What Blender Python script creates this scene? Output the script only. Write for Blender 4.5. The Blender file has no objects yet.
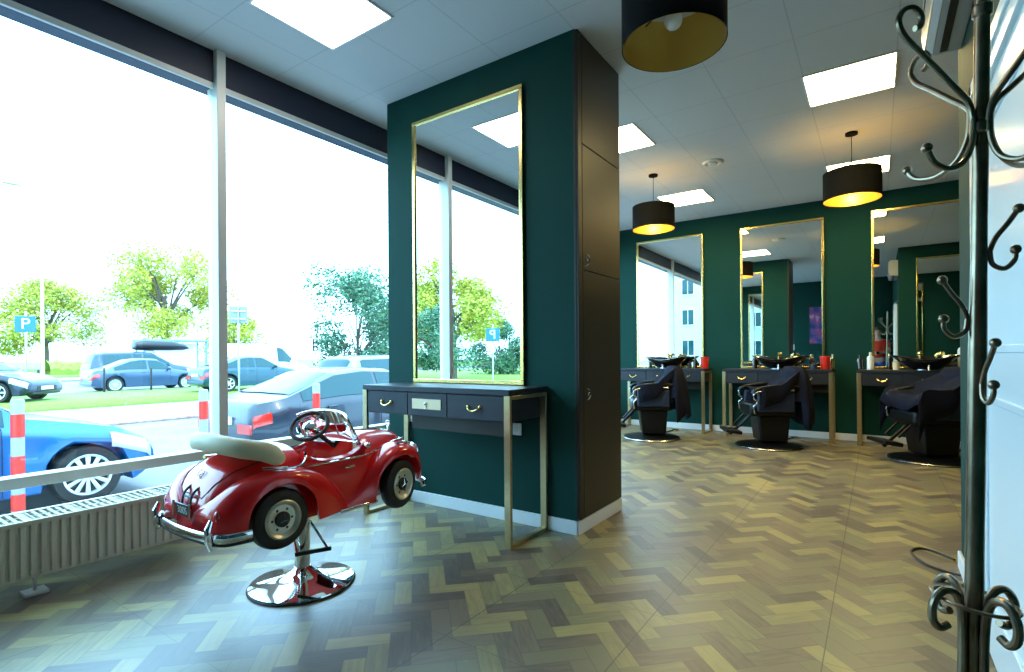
import bpy, math, random
from mathutils import Matrix, Vector
PI = math.pi
sc = bpy.context.scene
COL = sc.collection

# ------------------------------------------------------------------ camera
YAW, ROLL, FPX, CY = math.radians(34.738), math.radians(-0.405), 525.53, 20.365
cd = bpy.data.cameras.new('camera'); cam = bpy.data.objects.new('camera', cd); COL.objects.link(cam)
F = Vector((-math.sin(YAW), math.cos(YAW), 0)); R_ = Vector((math.cos(YAW), math.sin(YAW), 0)); U_ = Vector((0, 0, 1))
R2 = math.cos(ROLL)*R_ + math.sin(ROLL)*U_; U2 = -math.sin(ROLL)*R_ + math.cos(ROLL)*U_
m = Matrix((R2, U2, -F)).transposed().to_4x4(); m.translation = Vector((0, 0, 1.1))
cam.matrix_world = m
cd.sensor_width = 36; cd.lens = FPX/1024*36; cd.shift_y = CY/1024; cd.clip_start = 0.05; cd.clip_end = 500
sc.camera = cam
# ------------------------------------------------------------------ sky, sun, exposure
sc.view_settings.view_transform = 'Standard'; sc.view_settings.look = 'None'
sc.view_settings.exposure = 0.15; sc.view_settings.gamma = 1.0; sc.view_settings.use_curve_mapping = False
w = bpy.data.worlds.new('sky'); sc.world = w; w.use_nodes = True
bg = w.node_tree.nodes['Background']
bg.inputs['Color'].default_value = (0.36, 0.70, 1.0, 1); bg.inputs['Strength'].default_value = 9.0
sd = bpy.data.lights.new('sun', 'SUN'); sd.energy = 1.2; sd.angle = 0.05; sd.color = (1.0, .93, .8)
sun = bpy.data.objects.new('sun', sd); COL.objects.link(sun)
sun.rotation_euler = (math.radians(25), 0, math.radians(-75 + 180))   # from above the street, behind this building

# ------------------------------------------------------------------ materials
def mat(name, col, rough=.5, metal=0.0, coat=0.0, spec=.5, noise=None, bump=None, emis=None, sub=None):
    m = bpy.data.materials.new(name); m.use_nodes = True
    nt = m.node_tree; b = nt.nodes['Principled BSDF']
    b.inputs['Base Color'].default_value = (*col, 1); b.inputs['Roughness'].default_value = rough
    b.inputs['Metallic'].default_value = metal; b.inputs['Coat Weight'].default_value = coat
    b.inputs['Coat Roughness'].default_value = .04
    b.inputs['Specular IOR Level'].default_value = spec
    if emis:
        b.inputs['Emission Color'].default_value = (*emis[0], 1); b.inputs['Emission Strength'].default_value = emis[1]
    tc = None
    if noise or bump:
        tc = nt.nodes.new('ShaderNodeTexCoord')
    if noise:      # (scale, other colour)
        n = nt.nodes.new('ShaderNodeTexNoise'); n.inputs['Scale'].default_value = noise[0]; n.inputs['Detail'].default_value = 5
        r = nt.nodes.new('ShaderNodeValToRGB')
        r.color_ramp.elements[0].position = .35; r.color_ramp.elements[1].position = .65
        r.color_ramp.elements[0].color = (*col, 1); r.color_ramp.elements[1].color = (*noise[1], 1)
        nt.links.new(tc.outputs['Object'], n.inputs['Vector']); nt.links.new(n.outputs['Fac'], r.inputs['Fac'])
        nt.links.new(r.outputs['Color'], b.inputs['Base Color'])
    if bump:       # (scale, strength)
        n = nt.nodes.new('ShaderNodeTexNoise'); n.inputs['Scale'].default_value = bump[0]; n.inputs['Detail'].default_value = 4
        bp = nt.nodes.new('ShaderNodeBump'); bp.inputs['Strength'].default_value = bump[1]; bp.inputs['Distance'].default_value = .01
        nt.links.new(tc.outputs['Object'], n.inputs['Vector']); nt.links.new(n.outputs['Fac'], bp.inputs['Height'])
        nt.links.new(bp.outputs['Normal'], b.inputs['Normal'])
    return m
def emit(name, col, s):
    return mat(name, (.8, .8, .8), .5, emis=(col, s))
def glass(name, tint=(.93, .97, .96), refl=1.0, opac=0.0):
    m = bpy.data.materials.new(name); m.use_nodes = True; nt = m.node_tree
    for n in list(nt.nodes): nt.nodes.remove(n)
    o = nt.nodes.new('ShaderNodeOutputMaterial'); t = nt.nodes.new('ShaderNodeBsdfTransparent'); t.inputs[0].default_value = (*tint, 1)
    g = nt.nodes.new('ShaderNodeBsdfGlossy'); g.inputs['Roughness'].default_value = .01
    fr = nt.nodes.new('ShaderNodeFresnel'); fr.inputs['IOR'].default_value = 1.45
    mx = nt.nodes.new('ShaderNodeMixShader')
    nt.links.new(fr.outputs[0], mx.inputs[0]); nt.links.new(t.outputs[0], mx.inputs[1]); nt.links.new(g.outputs[0], mx.inputs[2])
    nt.links.new(mx.outputs[0], o.inputs['Surface'])
    return m

def floor_mat():
    m = bpy.data.materials.new('chevron_vinyl'); m.use_nodes = True; nt = m.node_tree; N = nt.nodes; L = nt.links
    b = N['Principled BSDF']
    tc = N.new('ShaderNodeNewGeometry'); sp = N.new('ShaderNodeSeparateXYZ'); L.new(tc.outputs['Position'], sp.inputs[0])
    def M(op, a, c=None, d=None):
        n = N.new('ShaderNodeMath'); n.operation = op
        for i, v in enumerate((a, c, d)):
            if v is None: continue
            if isinstance(v, (int, float)): n.inputs[i].default_value = v
            else: L.new(v, n.inputs[i])
        return n.outputs[0]
    PW, NN = .08, 3
    c45 = math.cos(PI/4)/PW
    u = M('ADD', M('MULTIPLY', M('ADD', sp.outputs['X'], sp.outputs['Y']), c45), 200.37)
    v = M('ADD', M('MULTIPLY', M('SUBTRACT', sp.outputs['Y'], sp.outputs['X']), c45), 200.11)
    iu, iv = M('FLOOR', u), M('FLOOR', v); fu, fvv = M('FRACT', u), M('FRACT', v)
    k = M('FLOOR', M('ADD', M('MODULO', M('ADD', M('SUBTRACT', iu, iv), 600.0), 2.0*NN), .5))
    hor = M('LESS_THAN', k, NN-.5)
    def MIX(h, a_, b_): return M('ADD', M('MULTIPLY', h, a_), M('MULTIPLY', M('SUBTRACT', 1.0, h), b_))
    kv = M('SUBTRACT', 2.0*NN-1, k)
    ia = MIX(hor, M('SUBTRACT', iu, k), iu); ja = MIX(hor, iv, M('SUBTRACT', iv, kv))
    along = MIX(hor, M('SUBTRACT', u, ia), M('SUBTRACT', v, ja)); across = MIX(hor, fvv, fu)
    key = M('ADD', M('ADD', M('MULTIPLY', ia, 1.37), M('MULTIPLY', ja, 31.7)), M('MULTIPLY', hor, 7.77))
    wn = N.new('ShaderNodeTexWhiteNoise'); wn.noise_dimensions = '1D'; L.new(key, wn.inputs['W'])
    # grain along each plank
    cb = N.new('ShaderNodeCombineXYZ'); L.new(M('MULTIPLY', along, .5), cb.inputs[0]); L.new(M('MULTIPLY', across, 3.2), cb.inputs[1]); L.new(key, cb.inputs[2])
    nz = N.new('ShaderNodeTexNoise'); nz.inputs['Scale'].default_value = 1.6; nz.inputs['Detail'].default_value = 6; L.new(cb.outputs[0], nz.inputs['Vector'])
    f = M('ADD', M('MULTIPLY', wn.outputs['Value'], .62), M('MULTIPLY', nz.outputs['Fac'], .42))
    r = N.new('ShaderNodeValToRGB'); e = r.color_ramp.elements
    e[0].position = .10; e[0].color = (.065, .05, .04, 1); e[1].position = .97; e[1].color = (.42, .33, .115, 1)
    for p, c in ((.3, (.13, .10, .07, 1)), (.45, (.21, .155, .095, 1)), (.6, (.19, .172, .09, 1)), (.78, (.33, .26, .105, 1))):
        q = e.new(p); q.color = c
    L.new(f, r.inputs['Fac'])
    # joints: between planks, column mitres and the 62 cm tile seams
    fa = M('DIVIDE', along, float(NN)); jv = M('MINIMUM', M('MINIMUM', across, M('SUBTRACT', 1.0, across)), M('MULTIPLY', M('MINIMUM', fa, M('SUBTRACT', 1.0, fa)), float(NN))); j1 = M('LESS_THAN', jv, .03)
    def seam(coord, off, per, wd):
        q = M('FRACT', M('DIVIDE', M('ADD', coord, off), per)); return M('LESS_THAN', M('MINIMUM', q, M('SUBTRACT', 1.0, q)), wd/per)
    s1 = seam(sp.outputs['X'], .164, .62, .0022); s2 = seam(sp.outputs['Y'], -.93, .62, .0022)
    jt = M('MAXIMUM', M('MULTIPLY', j1, .35), M('MULTIPLY', M('MAXIMUM', s1, M('MULTIPLY', s2, .6)), .8))
    mx = N.new('ShaderNodeMix'); mx.data_type = 'RGBA'; L.new(jt, mx.inputs[0]); L.new(r.outputs['Color'], mx.inputs[6]); mx.inputs[7].default_value = (.05, .042, .035, 1)
    L.new(mx.outputs[2], b.inputs['Base Color'])
    b.inputs['Roughness'].default_value = .36; b.inputs['Specular IOR Level'].default_value = 1.0
    L.new(M('ADD', M('MULTIPLY', nz.outputs['Fac'], .10), .33), b.inputs['Roughness'])
    return m
def tile_mat(name, col, line, px, py, ox, oy, wd=.004, rough=.8):
    m = bpy.data.materials.new(name); m.use_nodes = True; nt = m.node_tree; N = nt.nodes; L = nt.links
    b = N['Principled BSDF']; b.inputs['Roughness'].default_value = rough
    tc = N.new('ShaderNodeNewGeometry'); sp = N.new('ShaderNodeSeparateXYZ'); L.new(tc.outputs['Position'], sp.inputs[0])
    def M(op, a, c=None):
        n = N.new('ShaderNodeMath'); n.operation = op
        for i, v in enumerate((a, c)):
            if v is None: continue
            if isinstance(v, (int, float)): n.inputs[i].default_value = v
            else: L.new(v, n.inputs[i])
        return n.outputs[0]
    def seam(coord, off, per):
        q = M('FRACT', M('DIVIDE', M('SUBTRACT', coord, off), per)); return M('LESS_THAN', M('MINIMUM', q, M('SUBTRACT', 1.0, q)), wd/per)
    j = M('MAXIMUM', seam(sp.outputs['X'], ox, px), seam(sp.outputs['Y'], oy, py))
    n = N.new('ShaderNodeTexNoise'); n.inputs['Scale'].default_value = 60; n.inputs['Detail'].default_value = 4; L.new(tc.outputs['Position'], n.inputs['Vector'])
    mx0 = N.new('ShaderNodeMix'); mx0.data_type = 'RGBA'; L.new(n.outputs['Fac'], mx0.inputs[0]); mx0.inputs[6].default_value = (*[c*.94 for c in col], 1); mx0.inputs[7].default_value = (*col, 1)
    mx = N.new('ShaderNodeMix'); mx.data_type = 'RGBA'; L.new(j, mx.inputs[0]); L.new(mx0.outputs[2], mx.inputs[6]); mx.inputs[7].default_value = (*line, 1)
    L.new(mx.outputs[2], b.inputs['Base Color'])
    return m
def nebula_mat():
    m = bpy.data.materials.new('night_print'); m.use_nodes = True; nt = m.node_tree; N = nt.nodes; L = nt.links
    b = N['Principled BSDF']; tc = N.new('ShaderNodeTexCoord'); n = N.new('ShaderNodeTexNoise'); n.inputs['Scale'].default_value = 3.5; n.inputs['Detail'].default_value = 7
    r = N.new('ShaderNodeValToRGB'); e = r.color_ramp.elements; e[0].position = .35; e[0].color = (.01, .012, .03, 1); e[1].position = .75; e[1].color = (.6, .55, .7, 1)
    for p, c in ((.48, (.03, .06, .25, 1)), (.58, (.35, .04, .16, 1))):
        q = e.new(p); q.color = c
    L.new(tc.outputs['Object'], n.inputs['Vector']); L.new(n.outputs['Fac'], r.inputs['Fac']); L.new(r.outputs['Color'], b.inputs['Base Color'])
    return m

T = {}
T['floor'] = floor_mat()
T['ceiling'] = tile_mat('ceiling_tiles', (.62, .62, .60), (.47, .475, .46), .5475, .55, -.423, 4.332, .0035)
T['green'] = mat('green_wall_paint', (.0005, .040, .032), .75, spec=.22, bump=(180, .05), noise=(2.0, (.001, .045, .036)))
T['white'] = mat('white_paint', (.8, .82, .82), .4)
T['door'] = mat('white_gloss_door', (.78, .86, .88), .28, coat=.15)
T['alu'] = mat('window_aluminium', (.74, .74, .68), .4, metal=.1)
T['navy'] = mat('dark_navy_panel', (.010, .013, .035), .45)
T['black'] = mat('black_lacquer', (.012, .013, .015), .35)
T['cab'] = mat('dark_cabinet_panel', (.022, .019, .015), .42, spec=.35, noise=(3, (.026, .022, .017)))
T['desk'] = mat('dark_slate_wood', (.017, .021, .030), .45, spec=.35, noise=(9, (.022, .027, .038)))
T['gold'] = mat('brushed_gold', (.46, .36, .19), .33, metal=.85, noise=(40, (.5, .4, .22)))
T['brass'] = mat('polished_brass', (.85, .62, .22), .22, metal=1)
T['chrome'] = mat('chrome', (.85, .86, .88), .05, metal=1)
T['steel'] = mat('satin_steel', (.6, .6, .6), .25, metal=1)
T['mirror'] = mat('mirror_silver', (.86, .9, .88), .0, metal=1)
T['red'] = mat('red_car_paint', (.85, .008, .010), .3, coat=1.0, spec=.3)
T['darkred'] = mat('dark_red_vinyl', (.2, .01, .01), .5)
T['cream'] = mat('cream_leather', (.82, .70, .44), .45, bump=(30, .2))
T['rubber'] = mat('black_rubber', (.012, .012, .012), .6)
T['rimc'] = mat('ivory_rim', (.7, .66, .52), .3, metal=.5)
T['rad'] = mat('radiator_enamel', (.66, .63, .52), .45)
T['emit'] = emit('light_panel', (1, .78, .33), 32)
T['emitday'] = emit('daylight_panel', (1, .94, .84), 11)
T['bulb'] = emit('lit_bulb', (1, .68, .18), 110)
T['bulboff'] = mat('opal_bulb', (.8, .78, .72), .3)
T['shade'] = mat('black_shade_fabric', (.008, .008, .008), .9, spec=.1)
T['shadein'] = mat('gold_foil_lining', (.75, .5, .12), .35, metal=.7)
T['bronze'] = mat('aged_bronze', (.20, .145, .09), .28, metal=.9, noise=(14, (.30, .23, .15)))
T['leather'] = mat('black_leather', (.004, .004, .0045), .4, spec=.25, bump=(60, .15))
T['navyleather'] = mat('navy_leather', (.018, .028, .06), .45, spec=.3, bump=(60, .15))
T['cape'] = mat('black_navy_cape', (.006, .007, .014), .8, spec=.12, noise=(5, (.009, .011, .024)))
T['ceramic'] = mat('black_ceramic', (.01, .01, .012), .1, coat=.6)
T['redpl'] = mat('red_plastic', (.7, .03, .015), .35)
T['whitepl'] = mat('white_plastic', (.8, .8, .78), .35)
T['bottle'] = mat('dark_amber_bottle', (.03, .02, .015), .15, coat=.5)
T['glass'] = glass('window_glass')
T['clear'] = glass('clear_screen', (.95, .97, .97))
T['asphalt'] = mat('asphalt', (.2, .2, .215), .85, noise=(1.5, (.24, .235, .24)), bump=(90, .3))
T['pave'] = tile_mat('pavement_slabs', (.36, .34, .34), (.2, .19, .19), .5, .5, 0, 0, .006)
T['kerbred'] = mat('red_kerb', (.45, .2, .16), .8, noise=(6, (.5, .4, .36)))
T['grass'] = mat('grass', (.12, .22, .02), .9, noise=(9, (.22, .34, .03)), bump=(40, 1.0))
T['hedge'] = mat('hedge_leaf', (.3, .33, .04), .8, noise=(6, (.2, .3, .04)))
T['leafy'] = mat('yellow_green_leaf', (.50, .42, .05), .6, noise=(1.2, (.34, .38, .05)))
T['leafd'] = mat('deep_green_leaf', (.055, .15, .08), .55, noise=(3, (.09, .2, .09)))
T['bark'] = mat('bark', (.11, .08, .055), .9, bump=(20, .6))
T['carglass'] = mat('tinted_glass', (.015, .06, .07), .05, spec=.35)
T['tail'] = mat('red_lens', (.6, .02, .01), .15, coat=1)
T['lens'] = mat('clear_lens', (.7, .75, .8), .1, coat=1)
T['amber'] = mat('amber_lens', (.8, .25, .03), .2)
T['facade'] = mat('pale_facade', (.55, .55, .5), .8)

def paint(name, col, metal=.35):
    return mat(name, col, .32, metal=metal, coat=.45)

# ------------------------------------------------------------------ mesh builder
class MB:
    def __init__(s): s.v = []; s.f = []
    def add(s, vs, fs, M=None):
        o = len(s.v)
        s.v += [tuple(M @ Vector(v)) if M else tuple(v) for v in vs]
        s.f += [tuple(i+o for i in f) for f in fs]; return s
    def box(s, x0, x1, y0, y1, z0, z1, M=None):
        return s.add([(x0,y0,z0),(x1,y0,z0),(x1,y1,z0),(x0,y1,z0),(x0,y0,z1),(x1,y0,z1),(x1,y1,z1),(x0,y1,z1)],
                     [(0,3,2,1),(4,5,6,7),(0,1,5,4),(1,2,6,5),(2,3,7,6),(3,0,4,7)], M)
    def grid(s, rows, closed=False, M=None, flip=False):
        n = len(rows[0]); vs = [p for r in rows for p in r]; fs = []
        for i in range(len(rows)-1):
            for j in range(n if closed else n-1):
                a, b = i*n+j, i*n+(j+1) % n
                q = (a, b, b+n, a+n)
                fs.append(q[::-1] if flip else q)
        return s.add(vs, fs, M)
    def loft(s, rings, cap=True, M=None, flip=False):
        n = len(rings[0]); o = len(s.v); s.grid(rings, True, M, flip)
        if cap:
            a = tuple(range(o, o+n)); b = tuple(range(o+n*(len(rings)-1), o+n*len(rings)))
            s.f += [a[::-1], b] if not flip else [a, b[::-1]]
        return s
    def lathe(s, prof, n=32, M=None, cap=True, sx=1, sy=1):
        rings = [[(r*sx*math.cos(2*PI*k/n), r*sy*math.sin(2*PI*k/n), z) for k in range(n)] for r, z in prof]
        return s.loft(rings, cap, M)
    def tube(s, pts, r, n=8, closed=False, M=None, flat=None):
        P = [Vector(p) for p in pts]; k = len(P); rings = []
        rr = r if isinstance(r, (list, tuple)) else [r]*k
        tan = []
        for i in range(k):
            if closed: t = P[(i+1) % k]-P[i-1]
            else: t = P[min(i+1, k-1)]-P[max(i-1, 0)]
            tan.append(t.normalized())
        ref = Vector((0, 0, 1)) if abs(tan[0].z) < .9 else Vector((1, 0, 0))
        nrm = (ref - tan[0]*ref.dot(tan[0])).normalized()
        for i in range(k):
            nrm = nrm - tan[i]*nrm.dot(tan[i]); nrm.normalize(); bi = tan[i].cross(nrm)
            a, b = (rr[i], rr[i]) if not flat else (rr[i]*flat[0], rr[i]*flat[1])
            rings.append([tuple(P[i]+nrm*(a*math.cos(2*PI*q/n))+bi*(b*math.sin(2*PI*q/n))) for q in range(n)])
        if closed: rings.append(rings[0])
        return s.loft(rings, not closed, M)
    def sphere(s, c, r, n=12, M=None, sc3=(1, 1, 1)):
        m_ = n//2+1
        pr = [(r*math.sin(PI*i/m_)+1e-5, -r*math.cos(PI*i/m_)) for i in range(m_+1)]
        MM = Matrix.Translation(c) @ Matrix.Diagonal((*sc3, 1))
        return s.lathe(pr, n, (M @ MM) if M else MM)
    def disc(s, c, r, n=24, M=None):
        MM = Matrix.Translation(c); return s.lathe([(r, 0), (r, .001)], n, (M @ MM) if M else MM)
    def build(s, name, m, parent=None, bevel=0, solid=0, ang=35, seg=2, subd=0):
        me = bpy.data.meshes.new(name); me.from_pydata(s.v, [], s.f); me.materials.append(m); me.validate(); me.update()
        for p in me.polygons: p.use_smooth = True
        me.set_sharp_from_angle(angle=math.radians(ang))
        o = bpy.data.objects.new(name, me); COL.objects.link(o)
        if parent: o.parent = parent
        if solid:
            q = o.modifiers.new('solid', 'SOLIDIFY'); q.thickness = solid; q.offset = 0
        if bevel:
            q = o.modifiers.new('bevel', 'BEVEL'); q.width = bevel; q.segments = seg; q.limit_method = 'ANGLE'; q.angle_limit = math.radians(40)
        if subd:
            q = o.modifiers.new('sub', 'SUBSURF'); q.levels = subd; q.render_levels = subd
        return o
def tag(o, label=None, cat=None, group=None, kind=None):
    if label: o['label'] = label
    if cat: o['category'] = cat
    if group: o['group'] = group
    if kind: o['kind'] = kind
    return o
def empty(name, loc=(0, 0, 0), rz=0, **k):
    o = bpy.data.objects.new(name, None); COL.objects.link(o); o.location = loc; o.rotation_euler = (0, 0, rz)
    return tag(o, **k)
def struct(mb, name, m, parent=None, **k):
    o = mb.build(name, m, parent, **k)
    if not parent: o['kind'] = 'structure'
    return o
def dup(root, loc, rz=None, label=None):
    def cp(o, par):
        c = o.copy(); COL.objects.link(c)
        if par: c.parent = par
        for ch in list(o.children): cp(ch, c)
        return c
    r = cp(root, None); r.location = loc
    if rz is not None: r.rotation_euler = (0, 0, rz)
    if label: r['label'] = label
    return r
def text(name, s, size, M, m, parent, ext=.001):
    c = bpy.data.curves.new(name, 'FONT'); c.body = s; c.size = size; c.extrude = ext; c.align_x = 'CENTER'; c.align_y = 'CENTER'
    t = bpy.data.objects.new(name, c); COL.objects.link(t)
    dg = bpy.context.evaluated_depsgraph_get(); me = bpy.data.meshes.new_from_object(t.evaluated_get(dg))
    bpy.data.objects.remove(t); me.transform(M); me.materials.clear(); me.materials.append(m)
    o = bpy.data.objects.new(name, me); COL.objects.link(o); o.parent = parent
    return o
def lerp(tab, x):
    if x <= tab[0][0]: return tab[0][1]
    for (a, u), (b, v) in zip(tab, tab[1:]):
        if x <= b:
            t = (x-a)/(b-a); return u+(v-u)*t
    return tab[-1][1]
def smooth(tab, x):   # Catmull-Rom through the table
    if x <= tab[0][0]: return tab[0][1]
    if x >= tab[-1][0]: return tab[-1][1]
    for i in range(len(tab)-1):
        if x <= tab[i+1][0]:
            p1, p2 = tab[i], tab[i+1]; p0 = tab[max(i-1, 0)]; p3 = tab[min(i+2, len(tab)-1)]
            h = p2[0]-p1[0]; t = (x-p1[0])/h
            m1 = (p2[1]-p0[1])/(p2[0]-p0[0])*h if p2[0] != p0[0] else 0; m2 = (p3[1]-p1[1])/(p3[0]-p1[0])*h
            return (2*t**3-3*t*t+1)*p1[1]+(t**3-2*t*t+t)*m1+(-2*t**3+3*t*t)*p2[1]+(t**3-t*t)*m2
def curve(pts, n=8, closed=False):   # smooth curve through 3-D points
    P = [Vector(p) for p in pts]; k = len(P); out = []
    for i in range(k if closed else k-1):
        if closed: a, b, c, d = P[i-1], P[i], P[(i+1) % k], P[(i+2) % k]
        else: a, b, c, d = P[max(i-1, 0)], P[i], P[i+1], P[min(i+2, k-1)]
        for q in range(n):
            t = q/n
            out.append(.5*((2*b)+(-a+c)*t+(2*a-5*b+4*c-d)*t*t+(-a+3*b-3*c+d)*t**3))
    if not closed: out.append(P[-1])
    return [tuple(p) for p in out]
Rx = lambda a: Matrix.Rotation(a, 4, 'X'); Ry = lambda a: Matrix.Rotation(a, 4, 'Y'); Rz = lambda a: Matrix.Rotation(a, 4, 'Z')
Tr = lambda *p: Matrix.Translation(p)

# ------------------------------------------------------------------ room shell
H = 3.109; BY = 7.952; WX = -3.6; RY = -.85
PX0, PX1, PY0, PY1 = -3.187, -1.513, 2.877, 3.515
AX = .352; EX = 2.6
fl = MB().box(WX-.1, EX, RY, BY, -.1, 0); struct(fl, 'floor', T['floor'])
struct(MB().box(WX-.1, EX, RY, BY, H, H+.1), 'ceiling', T['ceiling'])
struct(MB().box(WX-.1, EX+.1, BY, BY+.15, -.1, H+.1), 'wall_back', T['green'])
struct(MB().box(WX-.1, EX+.1, RY-.15, RY, -.1, H+.1), 'wall_rear', T['green'])
struct(MB().box(EX, EX+.12, RY, BY, -.1, H+.1), 'wall_far_right', T['green'])
# right wall with a door opening (Y 1.7 .. 2.66)
DY0, DY1, DZ = 1.70, 2.72, 2.12
wr = MB(); wr.box(AX, AX+.14, RY, DY0, 0, H); wr.box(AX, AX+.14, DY1, PY1, 0, H); wr.box(AX, AX+.14, DY0, DY1, DZ, H)
struct(wr, 'wall_right', T['green'])
struct(MB().box(AX+.14, EX, PY1-.14, PY1, 0, H), 'wall_right_return', T['green'])
dr = empty('door_1', (AX, (DY0+DY1)/2, 0), kind='structure')
hw = (DY1-DY0)/2
fr = MB(); fr.box(-.035, .1, -hw, -hw+.075, 0, DZ); fr.box(-.035, .1, hw-.075, hw, 0, DZ); fr.box(-.035, .1, -hw, hw, DZ-.075, DZ)
fr.box(-.045, 0, hw-.02, hw+.03, 0, DZ+.03); fr.box(-.045, 0, -hw-.03, -hw+.02, 0, DZ+.03); fr.box(-.045, 0, -hw-.03, hw+.03, DZ-.02, DZ+.03)
struct(fr, 'door_frame', T['door'], dr, bevel=.004)
lf = MB(); lf.box(-.02, .03, -hw+.075, hw-.075, .01, DZ-.075)
struct(lf, 'door_leaf', T['door'], dr, bevel=.004)
mo = MB()
for a, b, c, d in ((-hw+.15, hw-.15, .2, .95), (-hw+.15, hw-.15, 1.1, DZ-.2)):
    for q in ((a, b, c, c+.025), (a, b, d-.025, d), (a, a+.025, c, d), (b-.025, b, c, d)): mo.box(-.028, -.018, *q)
struct(mo, 'door_moulding', T['door'], dr, bevel=.003)
# the window wall
wn = empty('window_1', (-3.6, 2, 0), kind='structure')
posts = [-1.36, 1.716, 4.80, BY-.06]
ps = MB()
for y in posts: ps.box(-.03, .10, y-2, y-2+.057, .0, H)
struct(ps, 'window_frame', T['alu'], wn, bevel=.003)
tr = MB(); tr.box(-.02, .08, RY-2, BY-2, .455, .512); struct(tr, 'transom', T['alu'], wn, bevel=.003)
bt = MB(); bt.box(-.02, .09, RY-2, BY-2, .26, .32); bt.box(.03, .055, RY-2, BY-2, 2.865, 2.9); struct(bt, 'bottom_rail', T['alu'], wn, bevel=.003)
ys = [RY]+posts+[BY]
for a, b in zip(ys, ys[1:]):
    if b-a < .2: continue
    pn = MB(); pn.add([(.012, a-2, .3), (.012, b-2, .3), (.012, b-2, 2.9), (.012, a-2, 2.9)], [(0, 1, 2, 3)])
    struct(pn, 'pane', T['glass'], wn)
struct(MB().box(WX-.1, WX+.09, RY, BY, 0, .265), 'wall_left', T['white'])
struct(MB().box(WX-.1, -3.546, RY, BY, 2.874, H), 'trim_1', T['navy'])
# pillar and its skirting
struct(MB().box(PX0, PX1-.012, PY0, PY1, 0, H), 'pillar', T['green'])
def skirt(name, mb): struct(mb, name, T['white'], bevel=.003)
skirt('baseboard_pillar', MB().box(PX0-.012, PX1+.012, PY0-.014, PY0, 0, .085).box(PX1, PX1+.014, PY0-.014, PY1+.014, 0, .085).box(PX0-.012, PX1+.012, PY1, PY1+.014, 0, .085).box(PX0-.014, PX0, PY0-.014, PY1+.014, 0, .085))
skirt('baseboard_back', MB().box(WX+.1, EX, BY-.014, BY, 0, .085))
skirt('baseboard_right', MB().box(AX-.014, AX, DY1+.03, PY1+.014, 0, .085).box(AX-.014, AX, RY, DY0-.03, 0, .085).box(AX, EX, PY1, PY1+.014, 0, .085))
skirt('baseboard_rear', MB().box(WX+.1, AX, RY, RY+.014, 0, .085))

# cabinet doors on the side of the pillar
cb = empty('tall_cabinet', (PX1, (PY0+PY1)/2, 0), label='tall black brown cupboard doors built into the side of the green pillar', cat='cabinet')
hy = (PY1-PY0)/2
MB().box(-.012, .002, -hy, hy, .085, H-.001).build('cabinet_carcass', T['cab'], cb)
MB().box(.002, .018, -hy+.003, -hy+.055, .09, H-.004).build('cabinet_stile', T['cab'], cb, bevel=.002)
zs = [.09, 1.635, 2.42, H-.004]
for i, (a, b) in enumerate(zip(zs, zs[1:])):
    d = MB().box(.002, .018, -hy+.06, hy-.003, a+.003, b-.003).build('cabinet_door', T['cab'], cb, bevel=.002)
    if i < 2:
        zz = .86 if i == 0 else 1.70
        kb = MB(); kb.tube(curve([(.018, -hy+.095, zz-.035), (.04, -hy+.095, zz-.02), (.042, -hy+.095, zz+.02), (.018, -hy+.095, zz+.035)]), .005, 8)
        kb.sphere((.03, -hy+.095, zz), .011, 10)
        kb.build('door_handle', T['chrome'], d)

# ------------------------------------------------------------------ radiator
rd = empty('radiator', (-3.27, .45, 0), label='long low cream panel radiator under the shop window', cat='radiator')
y0, y1 = RY+.1-.45, 1.39-.45
rp = MB()
n = int((y1-y0)/.036)
row = []
prof = []
for i in range(n):
    a = y0+i*(y1-y0)/n; s_ = (y1-y0)/n
    prof += [(a, .088), (a+s_*.3, .088), (a+s_*.42, .102), (a+s_*.88, .102)]
prof.append((y1, .088))
rp.grid([[(x, y, .115) for y, x in prof], [(x, y, .345) for y, x in prof]])
rp.box(.0, .09, y0, y1, .10, .118); rp.box(.0, .09, y0, y1, .34, .355)
rp.box(-.1, .088, y0, y0+.01, .1, .36); rp.box(-.1, .1, y1-.006, y1+.01, .1, .365)
rp.build('front_panel', T['rad'], rd, ang=50)
MB().box(-.11, -.095, y0, y1, .10, .36).build('back_panel', T['rad'], rd)
gr = MB()
gr.box(-.11, -.1, y0, y1, .355, .368); gr.box(.092, .105, y0, y1, .352, .368)
k = int((y1-y0)/.03)
for i in range(k):
    a = y0+i*(y1-y0)/k; wdt = .008 if i % 6 else .03
    gr.box(-.1, .095, a, a+wdt+.006, .358, .366)
gr.box(-.01, .0, y0, y1, .358, .366)
gr.build('top_grille', T['rad'], rd)
for yy in (.30, -1.0):
    ft = MB(); ft.tube([(0, yy, .012), (0, yy, .12)], .008, 8); ft.box(-.045, .045, yy-.045, yy+.045, 0, .014)
    ft.build('foot', T['whitepl'], rd, bevel=.003)
wl = MB()
for i in range(n): 
    yy = y0+(i+.5)*(y1-y0)/n
    wl.box(.1005, .104, yy-.006, yy+.006, .128, .135)
tag(wl.build('weld_spots', T['rad'], rd), kind='stuff')

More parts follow.
